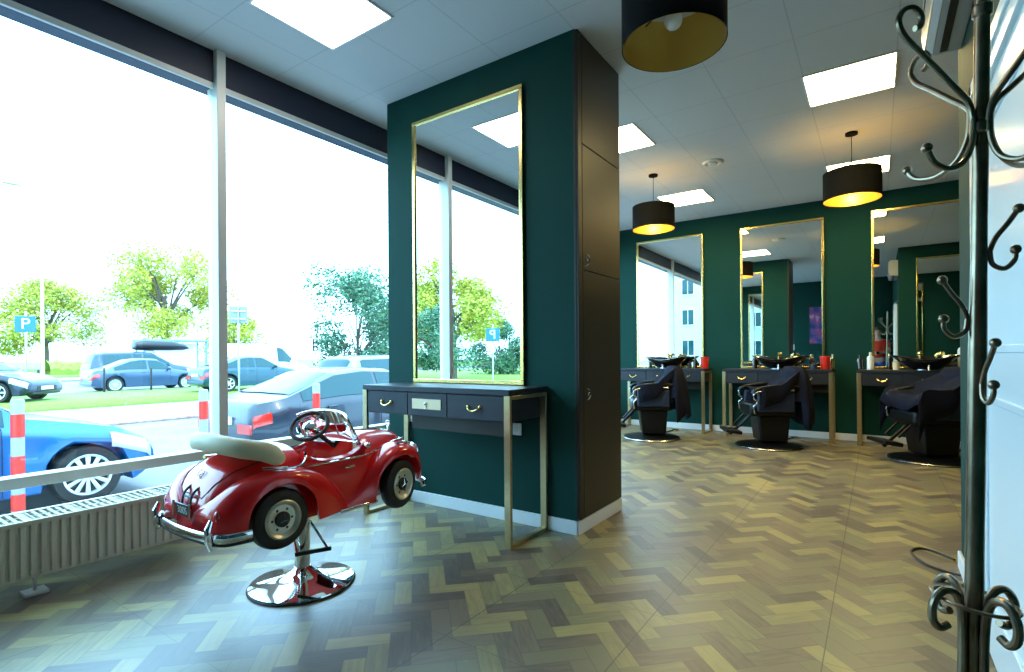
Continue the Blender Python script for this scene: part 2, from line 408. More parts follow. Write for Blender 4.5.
# ------------------------------------------------------------------ ceiling lights, detector, pendants
lamps = [('square ceiling light panel above the red toy car', -2.883, 1.602), ('square ceiling light panel above the coat stand side, nearest right', -.423, 4.332),
         ('square ceiling light panel half hidden behind the pillar top', -2.265, 4.332), ('square ceiling light panel behind the right lit pendant', -.423, 6.534),
         ('square ceiling light panel beside the left lit pendant', -2.265, 6.534), ]
s_ = .543
lp = empty('ceiling_light', (lamps[0][1]+s_/2, lamps[0][2]+s_/2, H), label=lamps[0][0], cat='ceiling light', group='square ceiling light panels')
q = s_/2
MB().box(-q, q, -q, q, -.006, -.002).build('diffuser', T['emit'], lp)
fm = MB()
for a in ((-q-.012, q+.012, -q-.012, -q), (-q-.012, q+.012, q, q+.012), (-q-.012, -q, -q, q), (q, q+.012, -q, q)): fm.box(*a, -.009, 0)
fm.build('frame', T['whitepl'], lp)
for lb, x, y in lamps[1:]: dup(lp, (x+q, y+q, H), label=lb)
lp.children[0].data = lp.children[0].data.copy(); lp.children[0].data.materials[0] = T['emitday']   # the one by the window is a cooler tube

sd_ = empty('smoke_detector', (-1.39, 5.7, H), label='small round ceiling air valve between the two lit pendants', cat='ceiling vent')
MB().lathe([(.105, 0), (.105, -.008), (.09, -.02), (.075, -.02), (.07, -.008), (.05, -.008), (.045, -.028), (.0001, -.03)], 32).build('rim', T['alu'], sd_)

def pendant(loc, label, lit):
    r = empty('pendant_lamp', loc, label=label, cat='pendant lamp', group='black drum pendant lamps')
    zb = 2.50-H; zt = zb+.255
    MB().lathe([(.0001, 0), (.05, 0), (.05, -.02), (.012, -.028), (.0001, -.028)], 24).build('canopy', T['shade'], r)
    MB().tube([(0, 0, -.02), (0, 0, zt-.03)], .003, 6).build('cord', T['shade'], r)
    R = .228
    MB().lathe([(R, zb), (R, zt)], 48, cap=False).build('shade', T['shade'], r)
    MB().lathe([(R-.004, zt-.002), (R-.004, zb+.001)], 48, cap=False).build('shade_lining', T['shadein'], r)
    sp = MB(); sp.tube([(0, 0, zt-.03), (0, 0, zt-.1)], .02, 12)
    for k in range(3):
        a = 2*PI*k/3+.4; sp.tube([(0, 0, zt-.04), ((R-.006)*math.cos(a), (R-.006)*math.sin(a), zt-.04)], .003, 6)
    df = MB().lathe([(R-.005, zt-.008), (.0001, zt-.007)], 32); (df.build('top_disc', T['whitepl'], r) if not lit else None)
    sp.build('lamp_holder', T['shade'], r)
    b = MB(); b.sphere((0, 0, zt-.145), .04, 16); b.build('bulb', T['bulb'] if lit else T['bulboff'], r)
    return r
pendant((-2.03, 5.71, H), 'lit black drum pendant lamp in front of the leftmost back mirror', True)
pendant((-.175, 5.69, H), 'lit black drum pendant lamp hanging in front of the middle back mirrors', True)
pendant((-.745, 2.37, H), 'large near black drum pendant lamp, bulb off, at the top of the picture', False)

# ------------------------------------------------------------------ mirrors
def mirror(x0, x1, z0, z1, y, face, label, group=None):
    r = empty('wall_mirror', ((x0+x1)/2, y, z0), 0 if face < 0 else PI, label=label, cat='mirror', group=group)
    W = (x1-x0)/2; h = z1-z0; t = .028
    MB().box(-W+.01, W-.01, -.012, -.0005, .01, h-.01).build('mirror_glass', T['mirror'], r)
    f = MB(); f.box(-W, W, -.024, 0, 0, t); f.box(-W, W, -.024, 0, h-t, h); f.box(-W, -W+t, -.024, 0, t, h-t); f.box(W-t, W, -.024, 0, t, h-t)
    f.build('mirror_frame', T['brass'], r, bevel=.004)
    return r
mirror(-2.893, -1.887, .91, 2.878, PY0-.001, -1, 'tall gold framed mirror on the front of the green pillar')
mirror(-3.0, -1.99, .91, 2.878, PY1+.001, 1, 'tall gold framed mirror on the hidden back of the green pillar')
mirror(.617, 1.64, .91, 2.878, PY1+.015, 1, 'gold framed mirror on the back of the right wall, seen reflected')
for i, lb in enumerate(('leftmost tall gold framed mirror on the back wall, reflecting the window', 'middle tall gold framed mirror on the back wall', 'rightmost tall gold framed mirror on the back wall, behind the coat stand')):
    x = -3.101+1.528*i; mirror(x, x+1.022, .913, 2.882, BY-.001, -1, lb, 'mirrors on the back wall')

# ------------------------------------------------------------------ styling tables
def table(loc, rz, label, card=False, W=1.29, D=.42, group=None):
    r = empty('styling_table', loc, rz, label=label, cat='table', group=group)
    w = W/2
    MB().box(-w+.004, w-.004, -D-.01, 0, .873, .908).build('table_top', T['desk'], r, bevel=.003)
    MB().box(-w+.045, w-.045, -D+.015, -.004, .715, .872).build('drawer_box', T['desk'], r)
    xs = [-w+.047, -w+.047+(2*w-.094)*.335, -w+.047+(2*w-.094)*.63, w-.047]
    for i, (a, b) in enumerate(zip(xs, xs[1:])):
        d = MB().box(a+.003, b-.003, -D-.002, -D+.016, .722, .868).build('drawer', T['desk'], r, bevel=.002)
        c = (a+b)/2
        if i != 1:
            hd = MB(); hd.tube(curve([(c-.045, -D-.003, .80), (c-.034, -D-.022, .785), (c, -D-.026, .775), (c+.034, -D-.022, .785), (c+.045, -D-.003, .80)]), .005, 8)
            hd.sphere((c-.045, -D-.006, .80), .011, 10); hd.sphere((c+.045, -D-.006, .80), .011, 10)
            hd.build('drawer_handle', T['brass'], d)
        elif card:
            pl = MB().box(c-.125, c+.125, -D-.008, -D-.002, .765, .83).build('name_plate', T['cream'], d, bevel=.001); pl['label'] = 'cream label plate'
            MB().sphere((c, -D-.014, .80), .010, 10).box(c-.004, c+.004, -D-.012, -D-.006, .775, .80).build('key', T['steel'], d)
        else:
            hd = MB(); hd.sphere((c, -D-.01, .80), .012, 10); hd.build('drawer_handle', T['brass'], d)
    MB().box(-w+.39, w-.06, -D+.09, -D+.105, .62, .716).build('modesty_panel', T['cab'], r)
    for s in (-1, 1):
        x0, x1 = (-w, -w+.043) if s < 0 else (w-.043, w)
        f = MB(); f.box(x0, x1, -D-.008, -D+.012, 0, .905 if False else .872); f.box(x0, x1, -.035, -.015, 0, .872); f.box(x0, x1, -D+.012, -.035, 0, .022); f.box(x0, x1, -D+.012, -.035, .85, .872)
        f.build('leg', T['gold'], r, bevel=.0015)
    return r
table((-2.35, PY0-.001, 0), 0, 'dark table with gold legs and cream drawer plate against the green pillar', True, W=1.27)
table((-2.40, PY1+.001, 0), PI, 'dark table with gold legs on the hidden back side of the pillar')
G = 'styling tables along the back wall'
t1 = table((-2.61, BY-.001, 0), 0, 'leftmost dark table at the back wall, with a red jar at its right end', group=G)
t1b = dup(t1, (-1.085, BY-.001, 0), label='middle dark table at the back wall, between two chairs')
t1c = dup(t1, (.45, BY-.001, 0), label='rightmost dark table at the back wall, with a white bottle at its left end')
dup(t1, (1.14, PY1+.016, 0), PI, label='dark table on the back of the right wall, out of direct sight')['group'] = 'tables out of sight'

# ------------------------------------------------------------------ wash basins on the tables
def basin(loc, label):
    r = empty('wash_basin', loc, label=label, cat='basin', group='black wash basins on the back tables')
    mb = MB(); n = 40; rings = []
    for rr, z in ((.12, 0), (.16, .02), (.23, .07), (.29, .125), (.33, .15), (.335, .158), (.32, .16), (.27, .13), (.2, .075), (.12, .04), (.02, .035)):
        ring = []
        for k in range(n):
            a = 2*PI*k/n; c, s = math.cos(a), math.sin(a)
            dip = -.035*max(0, -s)**6*(1 if rr > .25 else 0); up = .02*abs(c)**3*(rr/.33)
            ring.append((rr*c, rr*.72*s, z+dip+up))
        rings.append(ring)
    mb.loft(rings); mb.build('bowl', T['ceramic'], r)
    nk = MB().lathe([(.1, .0), (.1, .01), (.07, .02), (.03, .022)], 20, Tr(0, -.02, -.0)); nk.build('drain_collar', T['steel'], r)
    tp = MB(); tp.tube(curve([(-.03, .2, .0), (-.03, .2, .17), (-.03, .17, .21), (-.03, .08, .2)]), .012, 10); tp.sphere((-.03, .2, .19), .024, 10)
    tp.build('mixer_tap', T['brass'], r)
    hs = MB(); hs.tube([(.12, .2, .0), (.12, .2, .175)], .012, 10); hs.tube([(.12, .2, .175), (.17, .13, .19)], [.014, .024], 10)
    hs.build('hand_shower', T['brass'], r)
    ov = MB(); ov.sphere((.02, -.235, .05), .012, 8); ov.tube([(.02, -.22, .045), (.02, -.235, -.0)], .01, 8); ov.build('clamp', T['steel'], r)
    return r
b1 = basin((-2.55, BY-.27, .909), 'black wash basin on the leftmost back table')
dup(b1, (-1.05, BY-.27, .909), label='black wash basin on the middle back table')
dup(b1, (.46, BY-.27, .909), label='black wash basin on the rightmost back table, beside a white pump bottle')

# ------------------------------------------------------------------ barber chairs
def barber_chair(loc, rz, label):
    # faces local +X
    r = empty('barber_chair', loc, rz, label=label, cat='chair', group='black barber chairs at the back wall')
    MB().lathe([(.0001, 0), (.36, 0), (.365, .012), (.35, .03), (.22, .048), (.1, .06), (.085, .1), (.0001, .1)], 40).build('base', T['leather'], r)
    MB().lathe([(.366, .004), (.372, .012), (.366, .02), (.36, .012), (.366, .004)], 40, cap=False).build('base_rim', T['steel'], r)
    c = MB(); c.lathe([(.062, .09), (.062, .3), (.1, .34), (.1, .4)], 24); c.build('column', T['leather'], r)
    cv = MB(); 
    cv.loft([[(-.17, -.16, .07), (.13, -.16, .07), (.13, .16, .07), (-.17, .16, .07)], [(-.19, -.18, .39), (.17, -.18, .39), (.17, .18, .39), (-.19, .18, .39)]])
    cv.build('pump_cover', T['leather'], r, bevel=.02)
    MB().box(-.24, .27, -.24, .24, .38, .53).build('seat', T['leather'], r, bevel=.04, seg=4)
    bk = MB(); rings = []
    for z, x, w_ in ((.46, -.22, .22), (.6, -.23, .235), (.78, -.25, .235), (.88, -.265, .21), (.915, -.27, .15)):
        rings.append([(x+.05*math.cos(a)*(1 if math.cos(a) > 0 else .8), w_*max(-1, min(1, math.sin(a)*1.25)), z+.0) for a in [2*PI*k/20 for k in range(20)]])
    bk.loft(rings); bk.build('backrest', T['leather'], r, subd=1)
    for s in (-1, 1):
        p = MB(); p.box(-.2, .2, s*.27-.03, s*.27+.03, .44, .66); sp = p.build('side_panel', T['navyleather'], r, bevel=.02, seg=3)
        arm = MB(); arm.tube(curve([(-.24, s*.285, .72), (-.05, s*.285, .735), (.14, s*.285, .71), (.22, s*.285, .69), (.255, s*.285, .65)]), [.03]*33, 10, flat=(.7, 1.15))
        arm.build('armrest', T['leather'], r)
        tm = MB(); tm.tube(curve([(-.18, s*.315, .69), (.1, s*.315, .69), (.23, s*.315, .66), (.25, s*.315, .6), (.21, s*.315, .55), (.25, s*.315, .50), (.24, s*.315, .42)]), .011, 8)
        tm.build('arm_trim', T['steel'], r)
    ft = MB(); ft.tube([(.2, -.12, .42), (.36, -.12, .25)], .014, 8); ft.tube([(.2, .12, .42), (.36, .12, .25)], .014, 8); ft.tube([(.2, 0, .38), (.44, 0, .14)], .018, 8)
    ft.build('footrest_arm', T['leather'], r)
    MB().box(-.09, .09, -.18, .18, -.02, .02, Tr(.43, 0, .19) @ Ry(-.15)).build('footrest', T['leather'], r, bevel=.01)
    lv = MB(); lv.tube(curve([(.03, -.15, .33), (.06, -.25, .3), (.0, -.35, .27), (-.12, -.4, .26)]), .009, 8); lv.sphere((-.12, -.4, .26), .018, 8)
    lv.build('pump_lever', T['steel'], r)
    pd = MB(); pd.tube([(-.1, 0, .06), (-.3, -.05, .1)], .012, 8); pd.box(-.36, -.28, -.1, 0, .09, .11); pd.build('pedal', T['steel'], r, bevel=.004)
    return r
def cape(loc, rz, label, seed, full):
    # a cloth thrown over the backrest: hangs behind it and lies over the near arm
    rnd = random.Random(seed); n = 48; rings = []
    ph = rnd.random()*6
    levels = [(.955, .05, .15), (.95, .085, .21), (.92, .115, .26), (.84, .14, .29), (.74, .165, .315), (.62, .185, .33), (.5, .20, .335), (.38, .205, .33), (.30, .21, .32)]
    for i, (z, a_, b_) in enumerate(levels):
        ring = []; k_ = i/(len(levels)-1)
        for j in range(n):
            a = 2*PI*j/n
            fold = 1+k_*(.07*math.sin(5*a+ph)+.05*math.sin(9*a+2*ph))
            x = -.285-.02*k_ + a_*math.cos(a)*fold*.85; y = b_*math.sin(a)*fold
            zz = z + (k_**2)*.06*math.sin(3*a+ph)
            if x > -.27 : zz = max(zz, .56)
            ring.append((x, y, zz))
        rings.append(ring)
    o = MB(); o.loft(rings, cap=False); o.f.append(tuple(range(n))[::-1])
    # front apron: from the backrest top down over the seat and arms
    rows = []
    x1 = .30 if full else .17
    for i in range(13):
        t = i/12; row = []
        for j in range(23):
            u = -1+2*j/22
            x = -.28+(x1+.28)*t
            ridge = .935-.20*min(1, t*1.9)
            w_ = .25+.1*min(1, t*2.2)+.012*math.sin(9*t+ph)
            z = ridge + .012*math.sin(7*u+5*t+ph)
            if abs(u) > .82: z -= (abs(u)-.82)/.18*(.10+.22*t*(1.2 if full else .6))
            else: z -= .07*math.cos(u/.82*PI/2)*min(1, t*2)
            if t > .9 and full: z -= .14*(t-.9)/.1
            row.append((x, w_*max(-1.0, min(1.0, u*1.2)), z))
        rows.append(row)
    o.grid(rows)
    ob = o.build('styling_cape', T['cape'], None, solid=.006, ang=80)
    ob.location = loc; ob.rotation_euler = (0, 0, rz)
    return tag(ob, label, 'cape', 'dark capes thrown over the barber chairs')
A = math.radians(206)
ch = barber_chair((-2.47, 6.81, 0), A, 'black barber chair in front of the leftmost back mirror')
dup(ch, (-1.07, 6.93, 0), A, 'black barber chair in front of the middle back mirror')
dup(ch, (.45, 6.88, 0), A, 'black barber chair beside the coat stand, in front of the rightmost mirror')
cape((-2.47, 6.81, 0), A, 'dark cape hanging over the leftmost barber chair', 1, False)
cape((-1.07, 6.93, 0), A, 'dark cape hanging over the middle barber chair', 2, False)
cape((.45, 6.88, 0), A, 'dark navy cape draped wide over the rightmost barber chair', 5, True)

# ------------------------------------------------------------------ jars and bottles
def jar(loc, m, r_, h, label, cat='jar', lid=True, group=None):
    r = empty('jar' if cat == 'jar' else 'bottle', loc, label=label, cat=cat, group=group)
    if cat == 'jar':
        MB().lathe([(.0001, 0), (r_*.86, 0), (r_*.9, .005), (r_, h*.9), (r_*1.04, h*.91), (r_*1.04, h), (r_*.9, h), (r_*.8, h*.94), (.0001, h*.93)], 24).build('jar_body', m, r)
    else:
        MB().lathe([(.0001, 0), (r_, 0), (r_, h*.68), (r_*.8, h*.76), (r_*.36, h*.8), (r_*.36, h*.86), (.0001, h*.86)], 20).build('bottle_body', m, r)
        c = MB().lathe([(r_*.42, h*.84), (r_*.42, h), (.0001, h)], 16)
        c.build('cap', lid if lid is not True else T['black'], r)
    return r
zt = .909
jar((-1.985, 7.62, zt), T['redpl'], .055, .165, 'red jar at the right end of the leftmost back table')
jar((-.53, 7.66, zt), T['redpl'], .058, .165, 'red jar at the right end of the middle back table')
jar((-2.14, 7.7, zt), T['bottle'], .028, .17, 'small dark bottle with a pale cap left of the red jar on the leftmost table', 'bottle', T['brass'])
jar((-2.23, 7.74, zt), T['bottle'], .03, .1, 'short dark bottle further left of the red jar on the leftmost table', 'bottle')
jar((-.455, 7.74, zt), T['brass'], .024, .19, 'small amber bottle just right of the red jar on the middle table', 'bottle', T['whitepl'])
jar((-.645, 7.58, zt), T['navyleather'], .035, .09, 'dark blue tub left of the red jar on the middle table', 'tub')
jar((-.06, 7.72, zt), T['whitepl'], .036, .21, 'white bottle at the left end of the rightmost back table', 'bottle', T['whitepl'])
jar((-.165, 7.75, zt), T['bottle'], .034, .18, 'dark bottle left of the white bottle on the rightmost table', 'bottle')
jar((.19, 7.6, zt), T['cream'], .035, .09, 'small cream jar between the white bottle and the basin')
wb = jar((.83, 7.80, zt), T['whitepl'], .045, .33, 'white pump bottle right of the basin on the rightmost table', 'bottle', T['brass'])
for (x, y), lb in zip(((-1.38, 7.86), (-.70, 7.87), (-2.86, 7.86), (.13, 7.87)), ('brass capped bottle behind the left end of the middle basin', 'brass capped bottle behind the right end of the middle basin', 'brass capped bottle behind the leftmost basin', 'brass capped bottle behind the rightmost basin')):
    jar((x, y, zt), T['bottle'], .028, .19, lb, 'bottle', T['brass'], 'brass capped bottles behind the basins')

# ------------------------------------------------------------------ sockets, cable, poster, air conditioner
def socket(name, loc, rz, label, n=1):
    r = empty(name, loc, rz, label=label, cat='socket')
    MB().box(-.04*n, .04*n, -.012, 0, -.04, .04).build('plate', T['whitepl'], r, bevel=.004)
    s = MB()
    for k in range(n):
        x = (k-(n-1)/2)*.072; s.lathe([(.022, 0), (.022, -.002), (.019, -.002), (.018, .004), (.0001, .004)], 20, Tr(x, -.0125, 0) @ Rx(PI/2))
    s.build('socket_face', T['alu'], r)
    return r
socket('wall_socket', (-2.90, PY0-.001, .645), 0, 'white double wall socket under the table on the pillar')if False else socket('wall_socket', (-2.90, PY0-.001, .645), 0, 'white wall socket under the left end of the pillar table', 2)
socket('wall_socket', (-1.96, PY0-.001, .62), 0, 'wall socket under the right end of the pillar table')
cbp = curve([(AX-.02, 3.60, .012), (.27, 3.70, .006), (.19, 3.73, .006), (.152, 3.62, .006), (.2, 3.47, .006), (.28, 3.40, .006), (AX-.02, 3.36, .012)], 10)
tag(MB().tube(cbp, .006, 8).build('cable', T['rubber']), 'thin black cable looped on the floor at the right wall end', 'cable')
cbp = curve([(.92, 7.5, .006), (.86, 7.3, .006), (1.0, 7.1, .006), (1.2, 7.25, .006), (1.25, 7.6, .006), (1.2, 7.9, .01)], 8)
tag(MB().tube(cbp, .006, 8).build('cable', T['rubber']), 'black cable on the floor behind the rightmost barber chair', 'cable')
po = empty('poster', (-1.15, RY+.002, 1.4), PI, label='dark nebula coloured picture on the rear wall, seen in the middle mirror', cat='picture')
MB().box(-.37, .37, -.012, 0, 0, 1.0).build('canvas', nebula_mat(), po)
f = MB()
for a in ((-.39, .39, -.02, 0), (-.39, .39, 1.0, 1.02)): f.box(a[0], a[1], -.02, 0, a[2], a[3])
f.box(-.39, -.37, -.02, 0, 0, 1.0).box(.37, .39, -.02, 0, 0, 1.0).build('picture_frame', T['black'], po, bevel=.003)
nt_ = MB().box(-.12, .12, -.01, 0, 0, .16).build('notice', T['whitepl']); nt_.location = (-2.02, RY+.002, 1.22); nt_.rotation_euler = (0, 0, PI)
tag(nt_, 'small white notice low on the rear wall, seen in the middle mirror', 'notice')
ac = empty('air_conditioner', (AX, 2.95, 2.6), label='wall air conditioner high on the right wall beside the coat stand top', cat='air conditioner')
b = MB(); pr = [(0, .0), (-.10, .0), (-.145, .03), (-.155, .1), (-.15, .27), (-.12, .3), (0, .3)]
b.loft([[(x, -.45, z) for x, z in pr], [(x, .45, z) for x, z in pr]]); b.build('housing', mat('grey_ac_housing', (.36, .37, .36), .4), ac, bevel=.004)
MB().box(-.035, -.005, -.43, .43, -.006, .001, Tr(-.105, 0, .008) @ Ry(.35)).build('louvre', T['white'], ac)
MB().box(-.085, -.055, -.42, .42, -.003, .002).build('outlet_slot', T['black'], ac)
MB().box(-.157, -.15, -.42, .42, .14, .15).build('front_seam', T['black'], ac)

# ------------------------------------------------------------------ coat stand
cs = empty('coat_stand', (.173, 1.60, 0), label='dark bronze scrolled coat stand standing beside the white door', cat='coat stand')
cs.rotation_euler = (math.radians(-.6), math.radians(1.0), 0)
pl = MB(); pl.lathe([(.0001, .30), (.018, .30), (.0175, 1.1), (.015, 1.35), (.015, 1.875), (.019, 1.88), (.019, 1.90), (.015, 1.905), (.015, 2.0), (.012, 2.03), (.0001, 2.04)], 20)
pl.build('pole', T['bronze'], cs)
HA = math.radians(38)
def arm(a, dz, ro, nm, top=True):
    M = Rz(a); mb = MB()
    if top:
        pts = [(.020, 0, 1.585), (.021, 0, 1.625), (.033, 0, 1.66), (.075, 0, 1.70), (.135, 0, 1.755), (.185, 0, 1.80), (.202, 0, 1.835), (.19, 0, 1.862), (.165, 0, 1.868), (.148, 0, 1.85), (.15, 0, 1.828), (.163, 0, 1.822)]
        mb.tube(curve([(x, y, z+dz) for x, y, z in pts], 8), .0068, 10, M=M)
    else:
        pts = [(.021, 0, 1.62), (.024, 0, 1.565), (.045, 0, 1.52), (.085, 0, 1.498), (.13, 0, 1.508), (.152, 0, 1.535)]
        mb.tube(curve([(x*ro, y, z+dz) for x, y, z in pts], 8), .0064, 10, M=M); mb.sphere((.154*ro, 0, 1.54+dz), .0115, 12, M=M)
    return mb.build(nm, T['bronze'], cs)
for k in range(4): arm(HA+k*PI/2, .02, 1, 'hat_hook')
for k in range(4): arm(HA+.12+k*PI/2, .045 if k < 2 else .022, 1.2 if k < 2 else .95, 'coat_hook', False)
MB().lathe([(.016, 1.605), (.021, 1.61), (.021, 1.63), (.016, 1.635)], 20).build('collar', T['bronze'], cs)
def hook_mid(a, z):
    M = Rz(a); mb = MB()
    mb.tube(curve([(.019, 0, z-.02), (.03, 0, z+.01), (.05, 0, z+.04), (.066, 0, z+.068)], 6), .0055, 8, M=M); mb.sphere((.068, 0, z+.072), .011, 10, M=M)
    mb.tube(curve([(.019, 0, z-.02), (.024, 0, z-.05), (.045, 0, z-.062), (.062, 0, z-.045), (.064, 0, z-.025)], 6), .0055, 8, M=M); mb.sphere((.064, 0, z-.02), .011, 10, M=M)
    return mb.build('double_hook', T['bronze'], cs)
hook_mid(.14, 1.355); hook_mid(3.35, 1.20); hook_mid(-1.25, 1.05)
rg = MB(); rg.tube([(.078*math.cos(2*PI*k/36), .078*math.sin(2*PI*k/36), .53-.006*math.cos(2*PI*k/36)) for k in range(36)], .0045, 8, closed=True); rg.build('umbrella_ring', T['bronze'], cs)
for k in range(4):
    M = Rz(HA+k*PI/2); mb = MB()
    pts = [(.098, 0, .505), (.092, 0, .477), (.068, 0, .472), (.055, 0, .495)]
    pts = [(.062, 0, .475), (.083, 0, .468), (.099, 0, .487), (.098, 0, .525), (.075, 0, .552), (.047, 0, .545), (.032, 0, .51), (.027, 0, .45), (.028, 0, .35), (.04, 0, .22), (.09, 0, .1), (.15, 0, .035), (.195, 0, .012), (.21, 0, .022), (.205, 0, .035)]
    mb.tube(curve(pts, 7), .009, 10, M=M); mb.build('leg', T['bronze'], cs)

# ------------------------------------------------------------------ toy car barber chair
tc = empty('toy_car_chair', (-2.245, 1.535, 0), math.radians(89.5), label='red toy convertible car chair on a round chrome hydraulic base', cat='chair')
ZC = .453; LX = 1.07; tc.scale = (LX, 1, 1); UNS = Matrix.Diagonal((1/LX, 1, 1, 1))
BO = Tr(-.012, .066, 0) @ UNS
MB().lathe([(.0001, 0), (.235, 0), (.243, .006), (.24, .014), (.2, .024), (.13, .038), (.085, .052), (.05, .07), (.038, .085), (.0001, .085)], 56, BO).build('base', T['chrome'], tc)
MB().lathe([(.244, 0), (.248, .004), (.244, .009), (.24, .004), (.244, 0)], 56, BO, cap=False).build('base_rim', T['rubber'], tc)
cl = MB(); cl.lathe([(.036, .08), (.036, .36), (.045, .37), (.045, .40)], 24, BO); cl.box(-.2, .2, -.12, .12, .395, .42); cl.build('column', T['chrome'], tc)
lv = MB(); lv.tube([(-.03, .04, .30), (-.06, -.05, .168)], .006, 8, M=BO); lv.tube([(.03, -.02, .30), (.035, -.152, .19)], .006, 8, M=BO); lv.build('pump_lever', T['chrome'], tc)
g = MB(); g.tube([(-.065, -.045, .168), (.045, -.165, .19)], .0105, 10, M=BO); g.build('pump_grip', T['rubber'], tc)
Tt = [(-.57, .03), (-.555, .085), (-.51, .16), (-.43, .215), (-.34, .248), (-.26, .262), (-.17, .262), (.13, .258), (.2, .268), (.3, .262), (.4, .248), (.455, .228), (.485, .18), (.495, .08)]
Wt = [(-.57, .09), (-.54, .145), (-.48, .185), (-.38, .21), (-.2, .225), (.1, .225), (.18, .205), (.3, .16), (.42, .115), (.485, .09), (.495, .08)]
def hull_sec(x, n=14, zb=-.045):
    t, w_ = smooth(Tt, x), lerp(Wt, x); pts = []
    zs = min(t-.02, .10) if t > .12 else t*.4
    for i in range(n+1):
        a = PI/2*i/n; e = 2/2.5
        pts.append((w_*math.sin(a)**e, zs+(t-zs)*math.cos(a)**e))
    pts.append((w_, min(0, zs)*.5)); pts.append((w_*.97, zb)); 
    ring = [(x, y, z+ZC) for y, z in pts] + [(x, -y, z+ZC) for y, z in pts[::-1][:-1]]
    return ring
def fsteps(a, b, n): return [a+(b-a)*i/n for i in range(n+1)]
bd = MB()
bd.loft([hull_sec(x) for x in fsteps(-.57, -.17, 22)])
bd.loft([hull_sec(x) for x in fsteps(.13, .495, 20)])
rows = []
for x in fsteps(-.172, .132, 10):
    w_ = lerp(Wt, x); k = abs((x+.02)/.15)**3; zt_ = .19+.05*k
    pr = [(0, -.03), (w_-.045, -.03), (w_-.045, .1), (w_-.042, zt_-.012), (w_-.03, zt_), (w_-.008, zt_-.006), (w_, zt_-.03), (w_+.002, .1), (w_, 0), (w_*.97, -.045), (0, -.045)]
    rows.append([(x, y, z+ZC) for y, z in pr]+[(x, -y, z+ZC) for y, z in pr[::-1][1:-1]])
bd.loft(rows)
RT = [(-.585, .0), (-.575, .05), (-.54, .10), (-.47, .152), (-.38, .182), (-.29, .19), (-.2, .178), (-.13, .15), (-.07, .105), (-.02, .045), (.02, -.02), (.03, -.035)]
FT = [(-.02, -.035), (.03, -.015), (.08, .03), (.14, .095), (.2, .155), (.27, .198), (.34, .208), (.40, .19), (.44, .145), (.465, .08), (.475, .0)]
RO = [(-.585, .17), (-.57, .215), (-.52, .262), (-.45, .285), (-.3, .292), (-.15, .285), (-.05, .262), (.03, .235)]
FO = [(-.02, .232), (.08, .25), (.2, .28), (.3, .288), (.39, .285), (.44, .262), (.465, .23), (.475, .19)]
def fender(mb, TT, OO, xc, zc, s, R=.145):
    rows = []
    for x in fsteps(TT[0][0], TT[-1][0], 46):
        zt_, yo = smooth(TT, x), smooth(OO, x); yi = min(lerp(Wt, x)-.03, yo-.05)
        zb = -.045 if x > -.42 else -.045+.045*min(1, (-.42-x)/.05)
        if x > .42: zb = -.045+.045*min(1, (x-.42)/.05)
        dx = x-xc
        if abs(dx) < R: zb = max(zb, zc+math.sqrt(R*R-dx*dx)*1.0)
        zb = min(zb, zt_-.012)
        pts = []
        zmid = max(zb, zt_-.13)
        for i in range(13):
            a = PI*.72*(1-i/12); c = math.cos(a)
            hwid = (yo-yi)*.58; yc = yo-hwid
            pts.append((yc+hwid*(abs(c)**.8)*(1 if c > 0 else -1), zmid+(zt_-zmid)*math.sin(a)**.8 if a > 0 else zmid))
        pts.append((yo, (zmid+zb)/2)); pts.append((yo-.001, zb)); pts.append((yo-.014, zb+.002))
        rows.append([(x, s*y, z+ZC) for y, z in pts])
    mb.grid(rows)
for s in (-1, 1):
    fender(bd, RT, RO, -.297, -.005, s); fender(bd, FT, FO, .305, .01, s)
    bd.box(-.03, .16, s*.2, s*.235, ZC-.05, ZC-.03) if s > 0 else bd.box(-.03, .16, -.235, -.2, ZC-.05, ZC-.03)
bd.build('car_body', T['red'], tc, ang=50, solid=.003)
